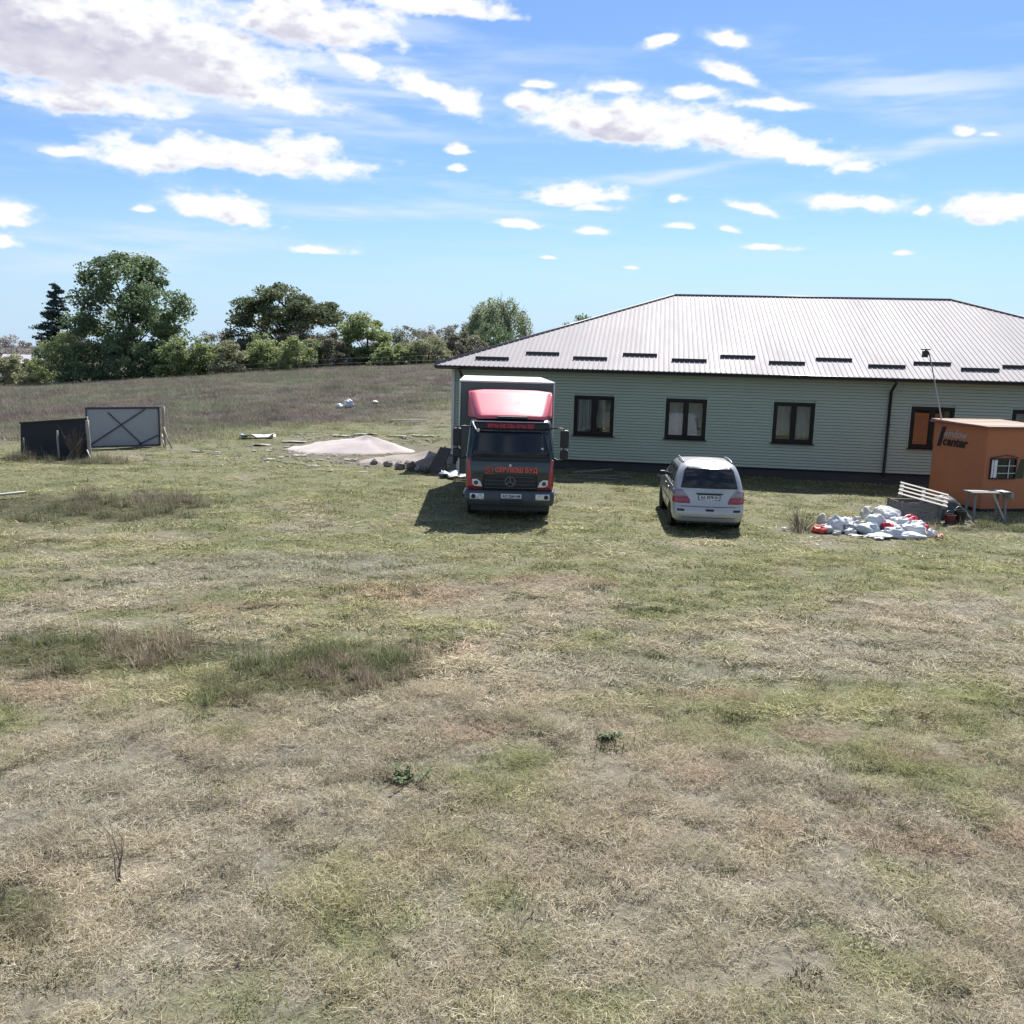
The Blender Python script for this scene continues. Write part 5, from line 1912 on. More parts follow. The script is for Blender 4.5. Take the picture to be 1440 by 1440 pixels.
scrap(10.6, 22.55, 0.2, 0.2, mat('pink_rag', (0.62, 0.34, 0.30), 0.9, var=0.3), 'pink rag at the right end of the rubbish heap', 29, 0.12)


def twigs(name, x, y, n, h, spread, material, label, cat, seed=0, leaves=0, leafmat=None):
    rnd = random.Random(seed)
    root = empty(name, (x, y, gz(x, y)), 0, label, cat)
    m = MB()
    tips = []
    for i in range(n):
        a = rnd.random() * 6.28
        r0 = rnd.random() * spread * 0.3
        l = h * (0.5 + 0.6 * rnd.random())
        p = Vector((r0 * math.cos(a), r0 * math.sin(a), -0.02))
        pts = [p]
        d = Vector((math.cos(a) * spread / h * rnd.random(), math.sin(a) * spread / h * rnd.random(), 1)).normalized()
        for k in range(3):
            p = p + d * l / 3
            d = (d + Vector((rnd.uniform(-.3, .3), rnd.uniform(-.3, .3), 0))).normalized()
            pts.append(p.copy())
            if k:
                q = p + (d + Vector((rnd.uniform(-.9, .9), rnd.uniform(-.9, .9), 0.2))).normalized() * l * 0.3
                m.tube([p, q], [0.003, 0.0015], 4)
                tips.append(q)
        tips += pts[1:]
        m.tube(pts, [0.006, 0.005, 0.004, 0.002], 4)
    m.build('stem', material, root)
    if leaves:
        lm = MB()
        for i in range(leaves):
            p = rnd.choice(tips) * rnd.uniform(0.2, 1.0)
            d = Vector((rnd.uniform(-1, 1), rnd.uniform(-1, 1), rnd.uniform(-.2, .6))).normalized()
            s = d.cross(Vector((0, 0, 1)))
            if s.length < 0.1:
                continue
            s.normalize()
            L = rnd.uniform(0.04, 0.09)
            lm.add([p, p + d * L * 0.5 + s * L * 0.25, p + d * L, p + d * L * 0.5 - s * L * 0.25], [(0, 1, 2, 3)])
        tag(lm.build('leaves', leafmat, root), kind='stuff')
    return root


M_TWIG = mat('dead_twig', (0.16, 0.12, 0.10), 0.9, var=0.3)
M_WEEDL = mat('weed_leaf', (0.10, 0.135, 0.055), 0.9, var=0.3)
twigs('dead_shrub', 7.45, 23.45, 70, 0.55, 0.8, M_TWIG, 'bare twiggy dead shrub at the left end of the rubbish heap', 'shrub', 3)
twigs('weed_plant', -0.95, 8.62, 7, 0.26, 0.3, M_TWIG, 'low weed with tall dark stalks in the foreground straw', 'plant', 4, 160, M_WEEDL)
twigs('weed_plant', 1.15, 9.75, 10, 0.12, 0.3, M_TWIG, 'dark green weed clump right of the stalked weed', 'plant', 6, 200, M_WEEDL)
twigs('dead_shrub', -3.05, 6.75, 4, 0.55, 0.08, M_TWIG, 'thin dry upright stalks at the lower left', 'stalk', 9)
twigs('dead_shrub', -3.75, 6.1, 12, 0.4, 0.2, M_TWIG, 'dry stalks in the dark clump at the left edge', 'stalk', 10)

# ------------------------------------------------------------------ debris left of the truck
M_SAND = mat('pale_sand', (0.48, 0.42, 0.40), 0.95, var=0.12, vscale=1.5, bump=0.02, bscale=22)
M_SOIL = mat('grey_soil', (0.310, 0.267, 0.239), 0.95, var=0.25, vscale=1.5, bump=0.03, bscale=18)


def heap(name, x, y, rx, ry, h, material, label, cat, rz=0.0, seed=0, peak=(0.2, 0.0), rough=0.18):
    g = []
    for i in range(15):
        r = 1 - i / 14
        row = []
        for j in range(40):
            a = 2 * math.pi * j / 40
            c, s = math.cos(a), math.sin(a)
            rr = r * (1 + 0.22 * noise.noise(Vector((c * 1.6 + seed, s * 1.6, 0))) + 0.08 * noise.noise(Vector((c * 5 + seed, s * 5, r * 2))))
            k = 1 - r
            px = rx * rr * c + peak[0] * rx * k
            py = ry * rr * s + peak[1] * ry * k
            z = h * (k ** 1.15) * (1 + rough * noise.noise(Vector((px * 0.9 + seed, py * 0.9, 1.3)))) + 0.05 * noise.noise(Vector((px * 3, py * 3, seed)))
            wxx = x + px * math.cos(rz) - py * math.sin(rz)
            wyy = y + px * math.sin(rz) + py * math.cos(rz)
            base = gz(wxx, wyy) - gz(x, y)
            row.append((px, py, base + (z if i else -0.05)))
        g.append(row)
    m = MB()
    m.shell(g, closed=True)
    m.cap(g[-1])
    o = m.build(name, material, None, smooth=True)
    o.location = (x, y, gz(x, y))
    o.rotation_euler = (0, 0, rz)
    tag(o, label, cat)
    return o


heap('sand_heap', -7.05, 39.6, 2.6, 1.6, 0.68, M_SAND, 'low pale sand heap on the grass left of the truck', 'sand heap', 0.1, 2, (0.28, 0.1))
heap('soil_heap', -4.0, 36.6, 2.1, 1.4, 0.34, M_SOIL, 'flat spread of grey soil between sand heap and truck', 'soil heap', 0.25, 5, (0.3, 0.0), 0.5)
heap('soil_heap', -3.25, 34.3, 0.95, 0.75, 0.40, mat('brown_soil', (0.25, 0.20, 0.17), 0.95, var=0.3, vscale=2, bump=0.04, bscale=14), 'lumpy brown soil pile beside the leaning board', 'soil heap', 0.5, 8, (0.2, 0.0), 0.9)
# clods and rubble that can be told apart
M_CLOD = mat('clod', (0.252, 0.217, 0.189), 0.95, var=0.3, vscale=5, bump=0.02, bscale=14)
M_CLODD = mat('dark_clod', (0.12, 0.09, 0.08), 0.95, var=0.3, vscale=5)
RUB = [(-3.75, 33.6, 0.42), (-3.4, 33.3, 0.34), (-4.2, 33.9, 0.36), (-3.1, 33.0, 0.30), (-4.7, 34.6, 0.30), (-3.9, 34.5, 0.34), (-2.6, 33.0, 0.28), (-5.3, 35.1, 0.26)]
RLAB = ['grey lump of rubble left of the leaning board', 'second lump of rubble left of the board', 'rubble lump midway to the sand heap', 'small rubble lump at the foot of the board', 'pale lump on the soil spread', 'rubble lump behind the others by the board', 'lump of rubble nearest the blue sheet', 'rubble lump farthest left of the board']
for i, (x, y, s) in enumerate(RUB):
    blob('rubble', (x, y, gz(x, y)), (s * 1.3, s, s * 0.75), M_CLOD if i % 3 else M_CLODD, RLAB[i], 'rubble', 60 + i, 0.45, group='rubble by the truck')
# flat pale waste strips behind the sand heap
for i, (x, y, w, d) in enumerate([(-9.9, 41.5, 1.2, 0.4), (-8.2, 44.0, 1.0, 0.35), (-7.2, 44.6, 1.3, 0.35), (-5.6, 44.3, 1.1, 0.3), (-4.4, 44.7, 1.2, 0.3), (-11.0, 40.2, 0.9, 0.4), (-12.9, 37.6, 0.7, 0.2), (-8.6, 37.0, 0.6, 0.25), (-6.4, 36.2, 0.6, 0.2), (-9.4, 35.4, 0.5, 0.2), (-7.4, 33.9, 0.4, 0.2), (-5.3, 32.4, 0.4, 0.15)]):
    L = ['pale waste strip left of the sand heap', 'pale sheet directly behind the sand heap', 'long pale strip behind the sand heap peak', 'pale strip behind the right end of the sand heap', 'pale strip behind the soil spread', 'pale patch of litter far left of the sand heap', 'small pale litter strip near the gate', 'pale litter in front of the sand heap', 'pale litter in front of the soil spread', 'pale litter midway before the sand heap', 'pale litter scrap left of the truck shadow', 'small pale litter just left of the truck'][i]
    scrap(x, y, w, d, mat('pale_waste', (0.360, 0.335, 0.285), 0.9, var=0.25, vscale=3), L, 80 + i, 0.05, group='litter round the sand heap').rotation_euler = (0, 0, random.uniform(-0.3, 0.3))
# small pale bits of building waste trodden into the grass
ch = MB()
rr = random.Random(77)
for i in range(260):
    if i < 170:
        x, y = rr.gauss(-8.0, 2.6), rr.gauss(36.5, 2.8)
    else:
        x, y = rr.uniform(-10.5, -2.5), rr.gauss(43.6, 0.7)
    if y < 31 or x > -2.2:
        continue
    w, d, h = rr.uniform(0.05, 0.30) * rr.uniform(0.5, 1.2), rr.uniform(0.04, 0.15), rr.uniform(0.015, 0.035)
    ch.box((0, 0, 0), (w, d, h), Matrix.Translation((x, y, gz(x, y) + 0.035)) @ Matrix.Rotation(rr.uniform(-0.5, 0.5), 4, 'Z') @ Matrix.Rotation(rr.uniform(-0.2, 0.2), 4, 'X'), taper=0.7)
o = ch.build('building_waste', mat('pale_waste', (0.36, 0.335, 0.285), 0.9), None)
tag(o, 'small pale chips of building waste trodden into the grass', 'waste chips', None, 'stuff')
# leaning dark board, cement sack, blue sheet
lb = empty('leaning_board', (-2.62, 33.55, gz(-2.6, 33.5)), 0.0, 'dark brown board leaning beside the truck', 'board')
m = MB()
m.add([(-0.50, -0.62, 0.0), (0.02, -0.72, 0.0), (0.36, 0.0, 0.84), (-0.06, 0.10, 0.88)], [(0, 1, 2, 3)])
m.build('board', mat('dark_board', (0.075, 0.058, 0.052), 0.8, var=0.3, vscale=3), lb, solid=0.04)
m = MB()
m.beam((0.15, 0.3, -0.02), (0.12, 0.05, 0.9), 0.07, 0.07)
m.build('prop', M_WOOD, lb)
blob('cement_sack', (-1.75, 32.6, gz(-1.75, 32.6)), (0.55, 0.5, 0.62), mat('grey_sack', (0.42, 0.40, 0.43), 0.8, var=0.12), 'grey sack standing next to the leaning board', 'sack', 41, 0.2)
scrap(-1.95, 31.8, 1.3, 0.8, mat('blue_sheet', (0.252, 0.322, 0.406), 0.5, var=0.25, vscale=3), 'pale blue plastic sheet crumpled on the ground by the truck', 43, 0.22, 'plastic_sheet', 'sheet').rotation_euler = (0, 0, 0.1)
scrap(-1.75, 31.2, 1.0, 0.4, mat('lilac_sheet', (0.385, 0.364, 0.406), 0.6, var=0.25, vscale=5), 'lilac white crumpled sheet in front of the blue sheet', 44, 0.16, 'plastic_sheet', 'sheet').rotation_euler = (0, 0, -0.1)
# white items on the field
scrap(-11.85, 42.7, 1.65, 0.75, mat('white_tarp', (0.562, 0.576, 0.590), 0.5, var=0.06), 'white plastic sheet lying flat left of the sand heap', 45, 0.22, 'plastic_sheet', 'sheet').rotation_euler = (0, 0, 0.15)
blob('sack', (-9.75, 54.4, gz(-9.75, 54.4)), (0.62, 0.5, 0.5), M_BAGW, 'bigger white sack standing out on the dry field', 'sack', 46, 0.35)
blob('sack', (-10.25, 54.2, gz(-10.25, 54.2)), (0.6, 0.5, 0.25), M_BAGW, 'low white sack lying left of the bigger one', 'sack', 47, 0.35)
blob('sack', (-8.4, 55.9, gz(-8.4, 55.9)), (0.6, 0.4, 0.22), M_BAGC, 'cream sack half hidden in the dry field growth', 'sack', 48, 0.35)


def stick(pts, r, material, label, name='branch', cat='branch'):
    m = MB()
    P = []
    for (x, y, z) in pts:
        P.append(Vector((x, y, gz(x, y) + z)))
    b = P[0].copy()
    m.tube([p - b for p in P], [r * (1 - 0.5 * i / len(P)) for i in range(len(P))], 7)
    o = m.build(name, material, None, smooth=True)
    o.location = b
    tag(o, label, cat)
    return o


def plank(a, b, w, t, material, label, z=0.02):
    A = Vector((a[0], a[1], gz(*a) + z))
    B = Vector((b[0], b[1], gz(*b) + z))
    m = MB()
    m.beam((0, 0, 0), B - A, w, t)
    o = m.build('plank', material, None, bevel=0.004)
    o.location = A
    tag(o, label, 'plank')


plank((-6.6, 49.2), (-4.7, 49.6), 0.16, 0.05, M_WOODP, 'long pale plank lying on the grass behind the sand heap', 0.1)
plank((-6.3, 48.4), (-4.9, 48.6), 0.1, 0.04, M_WOOD, 'short plank in front of the long pale plank', 0.08)
plank((-14.5, 24.2), (-13.5, 25.3), 0.17, 0.05, M_WOODP, 'whitish plank at the left edge of the lot', 0.14)
plank((2.2, 33.2), (3.7, 34.4), 0.07, 0.05, M_WOODG, 'grey lath leaning in the shade by the house plinth', 0.12)
stick([(1.9, 32.9, 0.04), (3.1, 33.1, 0.06), (4.3, 32.9, 0.05)], 0.03, M_WOODG, 'grey stick lying along the house plinth')
stick([(2.3, 32.4, 0.04), (3.6, 32.45, 0.05)], 0.025, M_WOODG, 'shorter stick in front of the plinth stick')
blob('stone', (5.3, 33.4, gz(5.3, 33.4)), (0.16, 0.14, 0.14), M_CLOD, 'pale stone by the house plinth beyond the minivan', 'stone', 51, 0.2)


# ------------------------------------------------------------------ gates and posts at left
def gate():
    a, b = Vector((-17.4, 37.53, 0)), Vector((-15.0, 39.15, 0))
    d = b - a
    root = empty('metal_gate', (a.x, a.y, gz(a.x, a.y)), math.atan2(d.y, d.x), 'grey sheet-metal gate leaf with crossed dark braces', 'gate')
    w = d.length
    M_GS = mat('gate_sheet', (0.34, 0.365, 0.385), 0.5, 0.2, var=0.10)
    M_GF = mat('gate_frame', (0.035, 0.038, 0.05), 0.5, var=0.2)
    m = MB()
    m.box((w / 2, 0.03, 0.88), (w - 0.06, 0.006, 1.56))
    m.build('sheet', M_GS, root)
    for nm, p, q in (('top_rail', (0, 0, 1.68), (w, 0, 1.68)), ('bottom_rail', (0, 0, 0.10), (w, 0, 0.10)), ('stile', (0.03, 0, 0.14), (0.03, 0, 1.64)), ('stile', (w - 0.03, 0, 0.14), (w - 0.03, 0, 1.64))):
        m = MB()
        m.beam(p, q, 0.05, 0.07, up=(0, 0.3, 1))
        m.build(nm, M_GF, root)
    for p, q in (((0.1, -0.002, 0.16), (w * 0.80, -0.002, 1.62)), ((w * 0.30, 0.012, 1.50), (w * 0.74, 0.012, 0.16)), ((w * 0.70, 0.006, 0.16), (w * 0.97, 0.006, 0.52))):
        m = MB()
        m.beam(p, q, 0.04, 0.07, up=(0, 1, 0))
        m.build('brace', M_GF, root)
    return root


gate()
bp = empty('board_fence', (-18.62, 34.75, gz(-18.6, 34.7)), -0.02, 'black board panel standing left of the grey gate', 'fence panel')
M_BB = mat('black_board', (0.020, 0.021, 0.027), 0.75, var=0.25, vscale=2)
m = MB()
m.add([(0, 0, 0.0), (2.58, 0, 0.0), (2.58, 0.02, 1.50), (0.04, 0.02, 1.26)], [(0, 1, 2, 3)])
m.build('panel', M_BB, bp, solid=0.03)
m = MB()
m.beam((0.02, -0.012, 1.24), (2.58, -0.012, 1.48), 0.03, 0.05)
m.build('top_rail', M_BLACK, bp)


def post(x, y, h, r, material, label, lean=(0, 0)):
    m = MB()
    n = 5
    m.tube([(lean[0] * i / n + random.uniform(-.01, .01), lean[1] * i / n, -0.1 + (h + 0.1) * i / n) for i in range(n + 1)], [r * (1.08 - 0.16 * i / n) for i in range(n + 1)], 8)
    o = m.build('post', material, None, smooth=True)
    o.location = (x, y, gz(x, y))
    tag(o, label, 'post')


post(-16.12, 34.85, 1.55, 0.06, M_WOOD, 'brown timber post at the right end of the black panel')
post(-15.92, 34.55, 1.45, 0.065, mat('pale_post', (0.338, 0.307, 0.270), 0.85, var=0.2), 'pale timber post nearest the grey gate\'s left edge', (-0.04, 0))
post(-14.78, 39.0, 1.72, 0.06, mat('pale_post', (0.45, 0.41, 0.36), 0.85), 'pale post at the right end of the grey gate')
post(-16.9, 34.2, 1.05, 0.035, mat('pale_post', (0.45, 0.41, 0.36), 0.85), 'thin pale stake in front of the black panel', (-0.03, 0))
post(-18.1, 34.1, 0.75, 0.03, M_WOODG, 'short grey stake at the left of the black panel', (-0.05, 0))
stick([(-14.75, 38.9, 0.85), (-14.5, 38.6, 0.4), (-14.25, 38.4, 0.0)], 0.035, M_WOOD, 'branch propped against the gate\'s right post')
stick([(-14.8, 38.8, 0.55), (-14.6, 38.4, 0.25), (-14.45, 38.2, 0.0)], 0.03, M_WOODP, 'shorter branch propped beside the gate\'s right post')
stick([(-16.2, 34.6, 0.75), (-16.45, 34.3, 0.3), (-16.6, 34.1, 0.0)], 0.03, M_WOOD, 'branch leaning on the right part of the black panel')
stick([(-15.9, 34.3, 0.35), (-15.7, 34.1, 0.12), (-15.55, 34.0, 0.0)], 0.03, M_WOODP, 'short stick at the foot of the pale post')
twigs('dead_shrub', -16.35, 34.25, 60, 1.0, 0.45, mat('brown_twig', (0.19, 0.135, 0.10), 0.9, var=0.3), 'dry brown brush against the black panel\'s right end', 'shrub', 12)
twigs('dead_shrub', -17.9, 33.8, 50, 0.5, 0.8, M_TWIG, 'low twiggy brush at the foot of the black panel', 'shrub', 13, 260, M_WEEDL)


# ------------------------------------------------------------------ trees
def leaf_mat(name, c1, c2, trans=0.42):
    m = bpy.data.materials.new(name)
    m.use_nodes = True
    t = NT(m.node_tree)
    b = t.n['Principled BSDF']
    b.inputs['Roughness'].default_value = 0.55
    b.inputs['Specular IOR Level'].default_value = 0.3
    rn = t.node('ShaderNodeAttribute')
    rn.attribute_name = 'rnd'
    col = t.mix(rn.outputs['Fac'], c1, c2)
    t.l.new(col, b.inputs['Base Color'])
    tl = t.node('ShaderNodeBsdfTranslucent')
    t.l.new(col, tl.inputs[0])
    mx = t.node('ShaderNodeMixShader')
    mx.inputs[0].default_value = trans
    t.l.new(b.outputs[0], mx.inputs[1])
    t.l.new(tl.outputs[0], mx.inputs[2])
    t.l.new(mx.outputs[0], t.n['Material Output'].inputs[0])
    return m


def leaves_mesh(P, size, droop=0.0, rng=RNG):
    """one bent diamond leaf spray at every point of P"""
    n = len(P)
    d = rng.normal(size=(n, 3))
    d[:, 2] = d[:, 2] * 0.6 - droop
    d /= np.linalg.norm(d, axis=1)[:, None]
    r = rng.normal(size=(n, 3))
    s = np.cross(d, r)
    s /= np.linalg.norm(s, axis=1)[:, None]
    u = np.cross(s, d)
    L = (size * (0.6 + 0.8 * rng.random(n)))[:, None]
    w = L * 0.36
    V = np.stack([P - d * L * 0.5, P + s * w + u * w * 0.25, P + d * L * 0.5, P - s * w + u * w * 0.25], 1).reshape(-1, 3)
    F = np.arange(4 * n).reshape(n, 4)
    return V, F


def crown_obj(P, size, material, parent, droop=0.0, shade=None, name='crown'):
    V, F = leaves_mesh(P, size, droop)
    me = np_mesh(name, V, F)
    at = me.attributes.new('rnd', 'FLOAT', 'POINT')
    r = RNG.random(len(P)) if shade is None else np.clip(shade + RNG.normal(size=len(P)) * 0.18, 0, 1)
    at.data.foreach_set('value', np.repeat(r, 4).astype(np.float32))
    me.materials.append(material)
    o = bpy.data.objects.new(name, me)
    COL.objects.link(o)
    o.parent = parent
    o['kind'] = 'stuff'
    return o


M_BARK = mat('bark', (0.085, 0.07, 0.06), 0.95, var=0.3, vscale=3, bump=0.02, bscale=10)
M_BARKG = mat('grey_bark', (0.15, 0.135, 0.125), 0.95, var=0.3, vscale=3)
LEAF = {
    'dark': leaf_mat('leaf_dark_green', (0.093, 0.145, 0.079), (0.233, 0.306, 0.147)),
    'oak': leaf_mat('leaf_bronze_green', (0.078, 0.116, 0.066), (0.214, 0.239, 0.121)),
    'light': leaf_mat('leaf_light_green', (0.174, 0.229, 0.096), (0.382, 0.431, 0.193)),
    'olive': leaf_mat('leaf_olive', (0.181, 0.204, 0.116), (0.420, 0.414, 0.245)),
    'willow': leaf_mat('leaf_willow', (0.201, 0.249, 0.147), (0.384, 0.430, 0.245)),
    'spruce': leaf_mat('needle_blue_green', (0.049, 0.080, 0.070), (0.118, 0.159, 0.133), 0.1),
    'brown': leaf_mat('leaf_brown_bud', (0.151, 0.146, 0.106), (0.269, 0.262, 0.188)),
    'grey': leaf_mat('bud_grey', (0.279, 0.249, 0.238), (0.443, 0.405, 0.367)),
}


def limbs(root, h, spread, targets, r0, base_split, material, name='trunk'):
    m = MB()
    top = Vector((spread * 0.03, 0, h * 0.8))
    m.tube([(0, 0, -0.2), (0.02 * spread, 0, base_split * 0.5), (0, 0.02 * spread, base_split), top * 0.7 + Vector((0, 0, 0)), top], [r0 * 1.25, r0, r0 * 0.8, r0 * 0.4, r0 * 0.12], 9)
    for t in targets:
        t = Vector(t)
        z0 = base_split + (max(t.z, base_split) - base_split) * random.uniform(0.0, 0.35)
        a = Vector((0, 0, min(z0, h * 0.7)))
        mid = a.lerp(t, 0.5) + Vector((random.uniform(-.1, .1) * spread, random.uniform(-.1, .1) * spread, 0.05 * h))
        rr = r0 * random.uniform(0.25, 0.42)
        m.tube([a, a.lerp(mid, 0.5) + Vector((0, 0, 0.02 * h)), mid, t], [rr, rr * 0.8, rr * 0.55, rr * 0.15], 6)
        for k in range(2):
            e = t + Vector((random.uniform(-1, 1), random.uniform(-1, 1), random.uniform(-.3, 1))) * spread * 0.09
            m.tube([mid.lerp(t, 0.4), e], [rr * 0.4, rr * 0.1], 5)
    return m.build(name, material, root, smooth=True)


def tree(name, label, cat, x, y, h, w, leaf, n, size, form='round', clumps=40, cbase=0.25, bark=M_BARK, group=None, seed=0, depth=None, clump_r=0.16, trunk_r=None, dens_inside=0.25):
    rng = np.random.default_rng(seed + 100)
    random.seed(seed)
    z = gz(x, y)
    root = empty(name, (x, y, z), 0, label, cat, group)
    d = depth or w
    C = []
    tries = 0
    while len(C) < clumps and tries < 20000:
        tries += 1
        p = rng.normal(size=3)
        p /= np.linalg.norm(p)
        r = 1.0 if rng.random() > dens_inside else rng.random() ** 0.5
        r *= rng.uniform(0.68, 0.95)
        q = p * r
        if form == 'umbrella':
            q[2] = abs(q[2]) if rng.random() < 0.75 else q[2] * 0.5
            zz = cbase + (1 - cbase) * (0.32 + 0.62 * q[2])
            if q[2] < 0:
                zz = cbase + (1 - cbase) * (0.32 + 0.5 * q[2])
        elif form == 'bush':
            q[2] = abs(q[2])
            zz = 0.06 + 0.86 * q[2]
        else:
            zz = cbase + (1 - cbase) * (0.5 + 0.5 * q[2])
        bulge = 1.0
        if form == 'round':
            bulge = 0.72 + 0.38 * math.sin(math.pi * min(1, max(0, (zz - cbase) / (1 - cbase))) ** 0.8)
        C.append((q[0] * w / 2 * bulge, q[1] * d / 2 * bulge, zz * h))
    C = np.array(C)
    per = n // len(C)
    P, S = [], []
    cr = clump_r * (w + h) / 2
    for c in C:
        r = cr * rng.uniform(0.6, 1.3)
        pp = rng.normal(size=(per, 3))
        pp /= np.linalg.norm(pp, axis=1)[:, None]
        pp *= (rng.random((per, 1)) ** 0.4)
        flat = 0.62 if form != 'umbrella' else 0.42
        pp = pp * np.array((r, r, r * flat)) + rng.normal(size=(per, 3)) * r * 0.07
        P.append(c + pp)
        S.append(np.full(per, rng.random()) * 0.5 + 0.25)
    P = np.concatenate(P)
    S = np.concatenate(S)
    k = P[:, 2] > 0.03
    P, S = P[k], S[k]
    crown_obj(P, size, LEAF[leaf], root, 0.25, S)
    tg = C[rng.choice(len(C), min(len(C), 14 if form != 'bush' else 8), replace=False)]
    limbs(root, h if form != 'umbrella' else h * 0.8, w, tg, trunk_r or max(0.05, 0.028 * h), (cbase * h * 0.7) if form != 'bush' else 0.05 * h, bark)
    return root


def spruce(name, label, x, y, h, w, seed=0):
    rng = np.random.default_rng(seed)
    root = empty(name, (x, y, gz(x, y)), 0, label, 'tree', 'trees beyond the field')
    m = MB()
    m.tube([(0, 0, -0.2), (0.05, 0, h * 0.5), (0, 0, h)], [0.2, 0.12, 0.02], 8)
    P = []
    z = h * 0.12
    while z < h * 0.985:
        t = z / h
        R = w / 2 * (1 - t) ** 0.8 * (0.75 + 0.5 * rng.random()) + 0.12
        nb = 7 if t < 0.8 else 5
        a0 = rng.random() * 6.28
        for k in range(nb):
            a = a0 + 6.283 * k / nb + rng.normal() * 0.2
            r = R * (0.45 + 0.75 * rng.random())
            zb = z
            z = zb + h * 0.035 * rng.normal()
            z = min(max(z, 0.3), h * 0.97)
            tip = Vector((r * math.cos(a), r * math.sin(a), z - 0.10 * r + 0.12 * r * t))
            mid = Vector((r * 0.55 * math.cos(a), r * 0.55 * math.sin(a), z - 0.16 * r))
            m.tube([(0, 0, z), mid, tip], [0.035, 0.025, 0.008], 5)
            q = int(45 + 90 * r)
            f = rng.random(q) ** 0.7
            base = np.array([0, 0, z])[None] * (1 - f[:, None]) + np.array(tip)[None] * f[:, None]
            base[:, 2] -= 0.25 * np.sin(f * np.pi) * 0.3 * r
            side = rng.normal(size=(q, 3)) * np.array((0.16, 0.16, 0.06)) * (0.5 + 0.5 * r)
            base += side
            P.append(base)
            z = zb
        z += h * 0.05 * (1.15 - 0.5 * t)
    m.build('trunk', M_BARK, root)
    crown_obj(np.concatenate(P), 0.22, LEAF['spruce'], root, 0.35)
    return root


def willow(name, label, x, y, h, w, seed=0):
    rng = np.random.default_rng(seed)
    random.seed(seed)
    root = empty(name, (x, y, gz(x, y)), 0, label, 'tree', 'trees beyond the field')
    P, S, heads = [], [], []
    for i in range(150):
        p = rng.normal(size=3)
        p /= np.linalg.norm(p)
        p[2] = abs(p[2])
        r = rng.uniform(0.7, 1.0)
        c = np.array((p[0] * w / 2 * r, p[1] * w / 2 * r, h * (0.50 + 0.46 * p[2] * r)))
        heads.append(c)
        L = rng.uniform(0.25, 0.6) * h * (0.6 + 0.4 * (1 - p[2]))
        n = 80
        f = rng.random(n)
        q = c[None] + rng.normal(size=(n, 3)) * np.array((0.16, 0.16, 0.12)) + np.stack([p[0] * f * 0.5, p[1] * f * 0.5, -f * L], 1)
        P.append(q[q[:, 2] > 0.4])
        S.append(np.full(int((q[:, 2] > 0.4).sum()), rng.random() * 0.6 + 0.2))
    crown_obj(np.concatenate(P), 0.22, LEAF['willow'], root, 0.9, np.concatenate(S))
    hs = [heads[i] for i in rng.choice(len(heads), 20, replace=False)]
    limbs(root, h, w, hs, 0.24, h * 0.25, M_BARK)
    return root


G_T = 'trees beyond the field'
G_B = 'bushes along the field edge'
tree('broadleaf_tree', 'tall dark broadleaf tree, the biggest of all, at the left', 'tree', -37.0, 90, 12.4, 10.0, 'dark', 26000, 0.27, 'round', 95, 0.12, group=G_T, seed=1, clump_r=0.115)
spruce('spruce_tree', 'narrow dark spruce left of the biggest tree', -48.9, 100, 10.6, 6.0, 2)
tree('oak_tree', 'wide umbrella-shaped dark oak with gaps in its crown', 'tree', -24.1, 98, 9.7, 12.4, 'oak', 22000, 0.27, 'umbrella', 85, 0.22, group=G_T, seed=3, clump_r=0.105, trunk_r=0.34)
tree('broadleaf_tree', 'yellow green bushy tree right of the wide oak', 'tree', -14.7, 92, 6.0, 6.4, 'light', 14000, 0.22, 'bush', 60, 0.1, group=G_T, seed=4, clump_r=0.13)
tree('round_bush', 'rounded olive bush left of the roof corner', 'bush', -8.3, 88, 3.1, 4.7, 'olive', 11000, 0.15, 'bush', 90, 0.05, group=G_B, seed=5, clump_r=0.11, dens_inside=0.1)
willow('willow_tree', 'round grey green willow rising behind the roof\'s left slope', -2.1, 110, 8.3, 7.7, 6)
tree('broadleaf_tree', 'treetop just peeping over the roof slope', 'tree', 9.5, 140, 7.0, 5.0, 'dark', 4000, 0.3, 'round', 25, 0.3, group=G_T, seed=7)
BUSH = [(-46.9, 86, 3.7, 5.0, 'olive', 'brownish bush at the far left edge of the field'), (-47.6, 92, 3.0, 3.1, 'light', 'green bush beside the brownish left bush'), (-42.8, 88, 6.0, 5.9, 'light', 'green bush under the spruce'),
        (-44.5, 95, 6.7, 5.3, 'brown', 'brown budding bush between spruce and biggest tree'), (-39.5, 87, 4.6, 5.9, 'dark', 'dark shrub at the left foot of the biggest tree'), (-36, 86.5, 5.1, 6.5, 'dark', 'dark shrub right under the biggest tree'), (-33.4, 87, 4.4, 4.7, 'dark', 'dark shrub at the right foot of the biggest tree'),
        (-31.2, 86, 4.5, 4.0, 'light', 'bright green bush right of the biggest tree'), (-28.9, 87, 4.3, 4.2, 'light', 'second green bush right of the biggest tree'), (-26, 86, 3.5, 4.5, 'olive', 'olive bush below the oak\'s left side'), (-23.6, 88, 3.8, 4.6, 'light', 'green bush below the middle of the oak'),
        (-20.2, 86, 3.7, 5.1, 'light', 'green bush below the oak\'s right side'), (-17.4, 88, 4.0, 3.8, 'brown', 'brown bush between oak and yellow green tree'), (-9.9, 87, 1.8, 3.1, 'light', 'low green bush before the round olive bush'), (-12.2, 87.5, 2.1, 3.3, 'light', 'low bush at the foot of the yellow green tree'),
        (-28, 94, 5.1, 5.3, 'brown', 'brown thicket behind the green bushes'), (-22.2, 93, 5.4, 5.9, 'brown', 'brown thicket under the oak'), (-5.2, 92, 3.9, 5.0, 'brown', 'brown bush right of the round olive bush'), (-2.5, 96, 4.9, 5.2, 'dark', 'dark bush in front of the willow')]
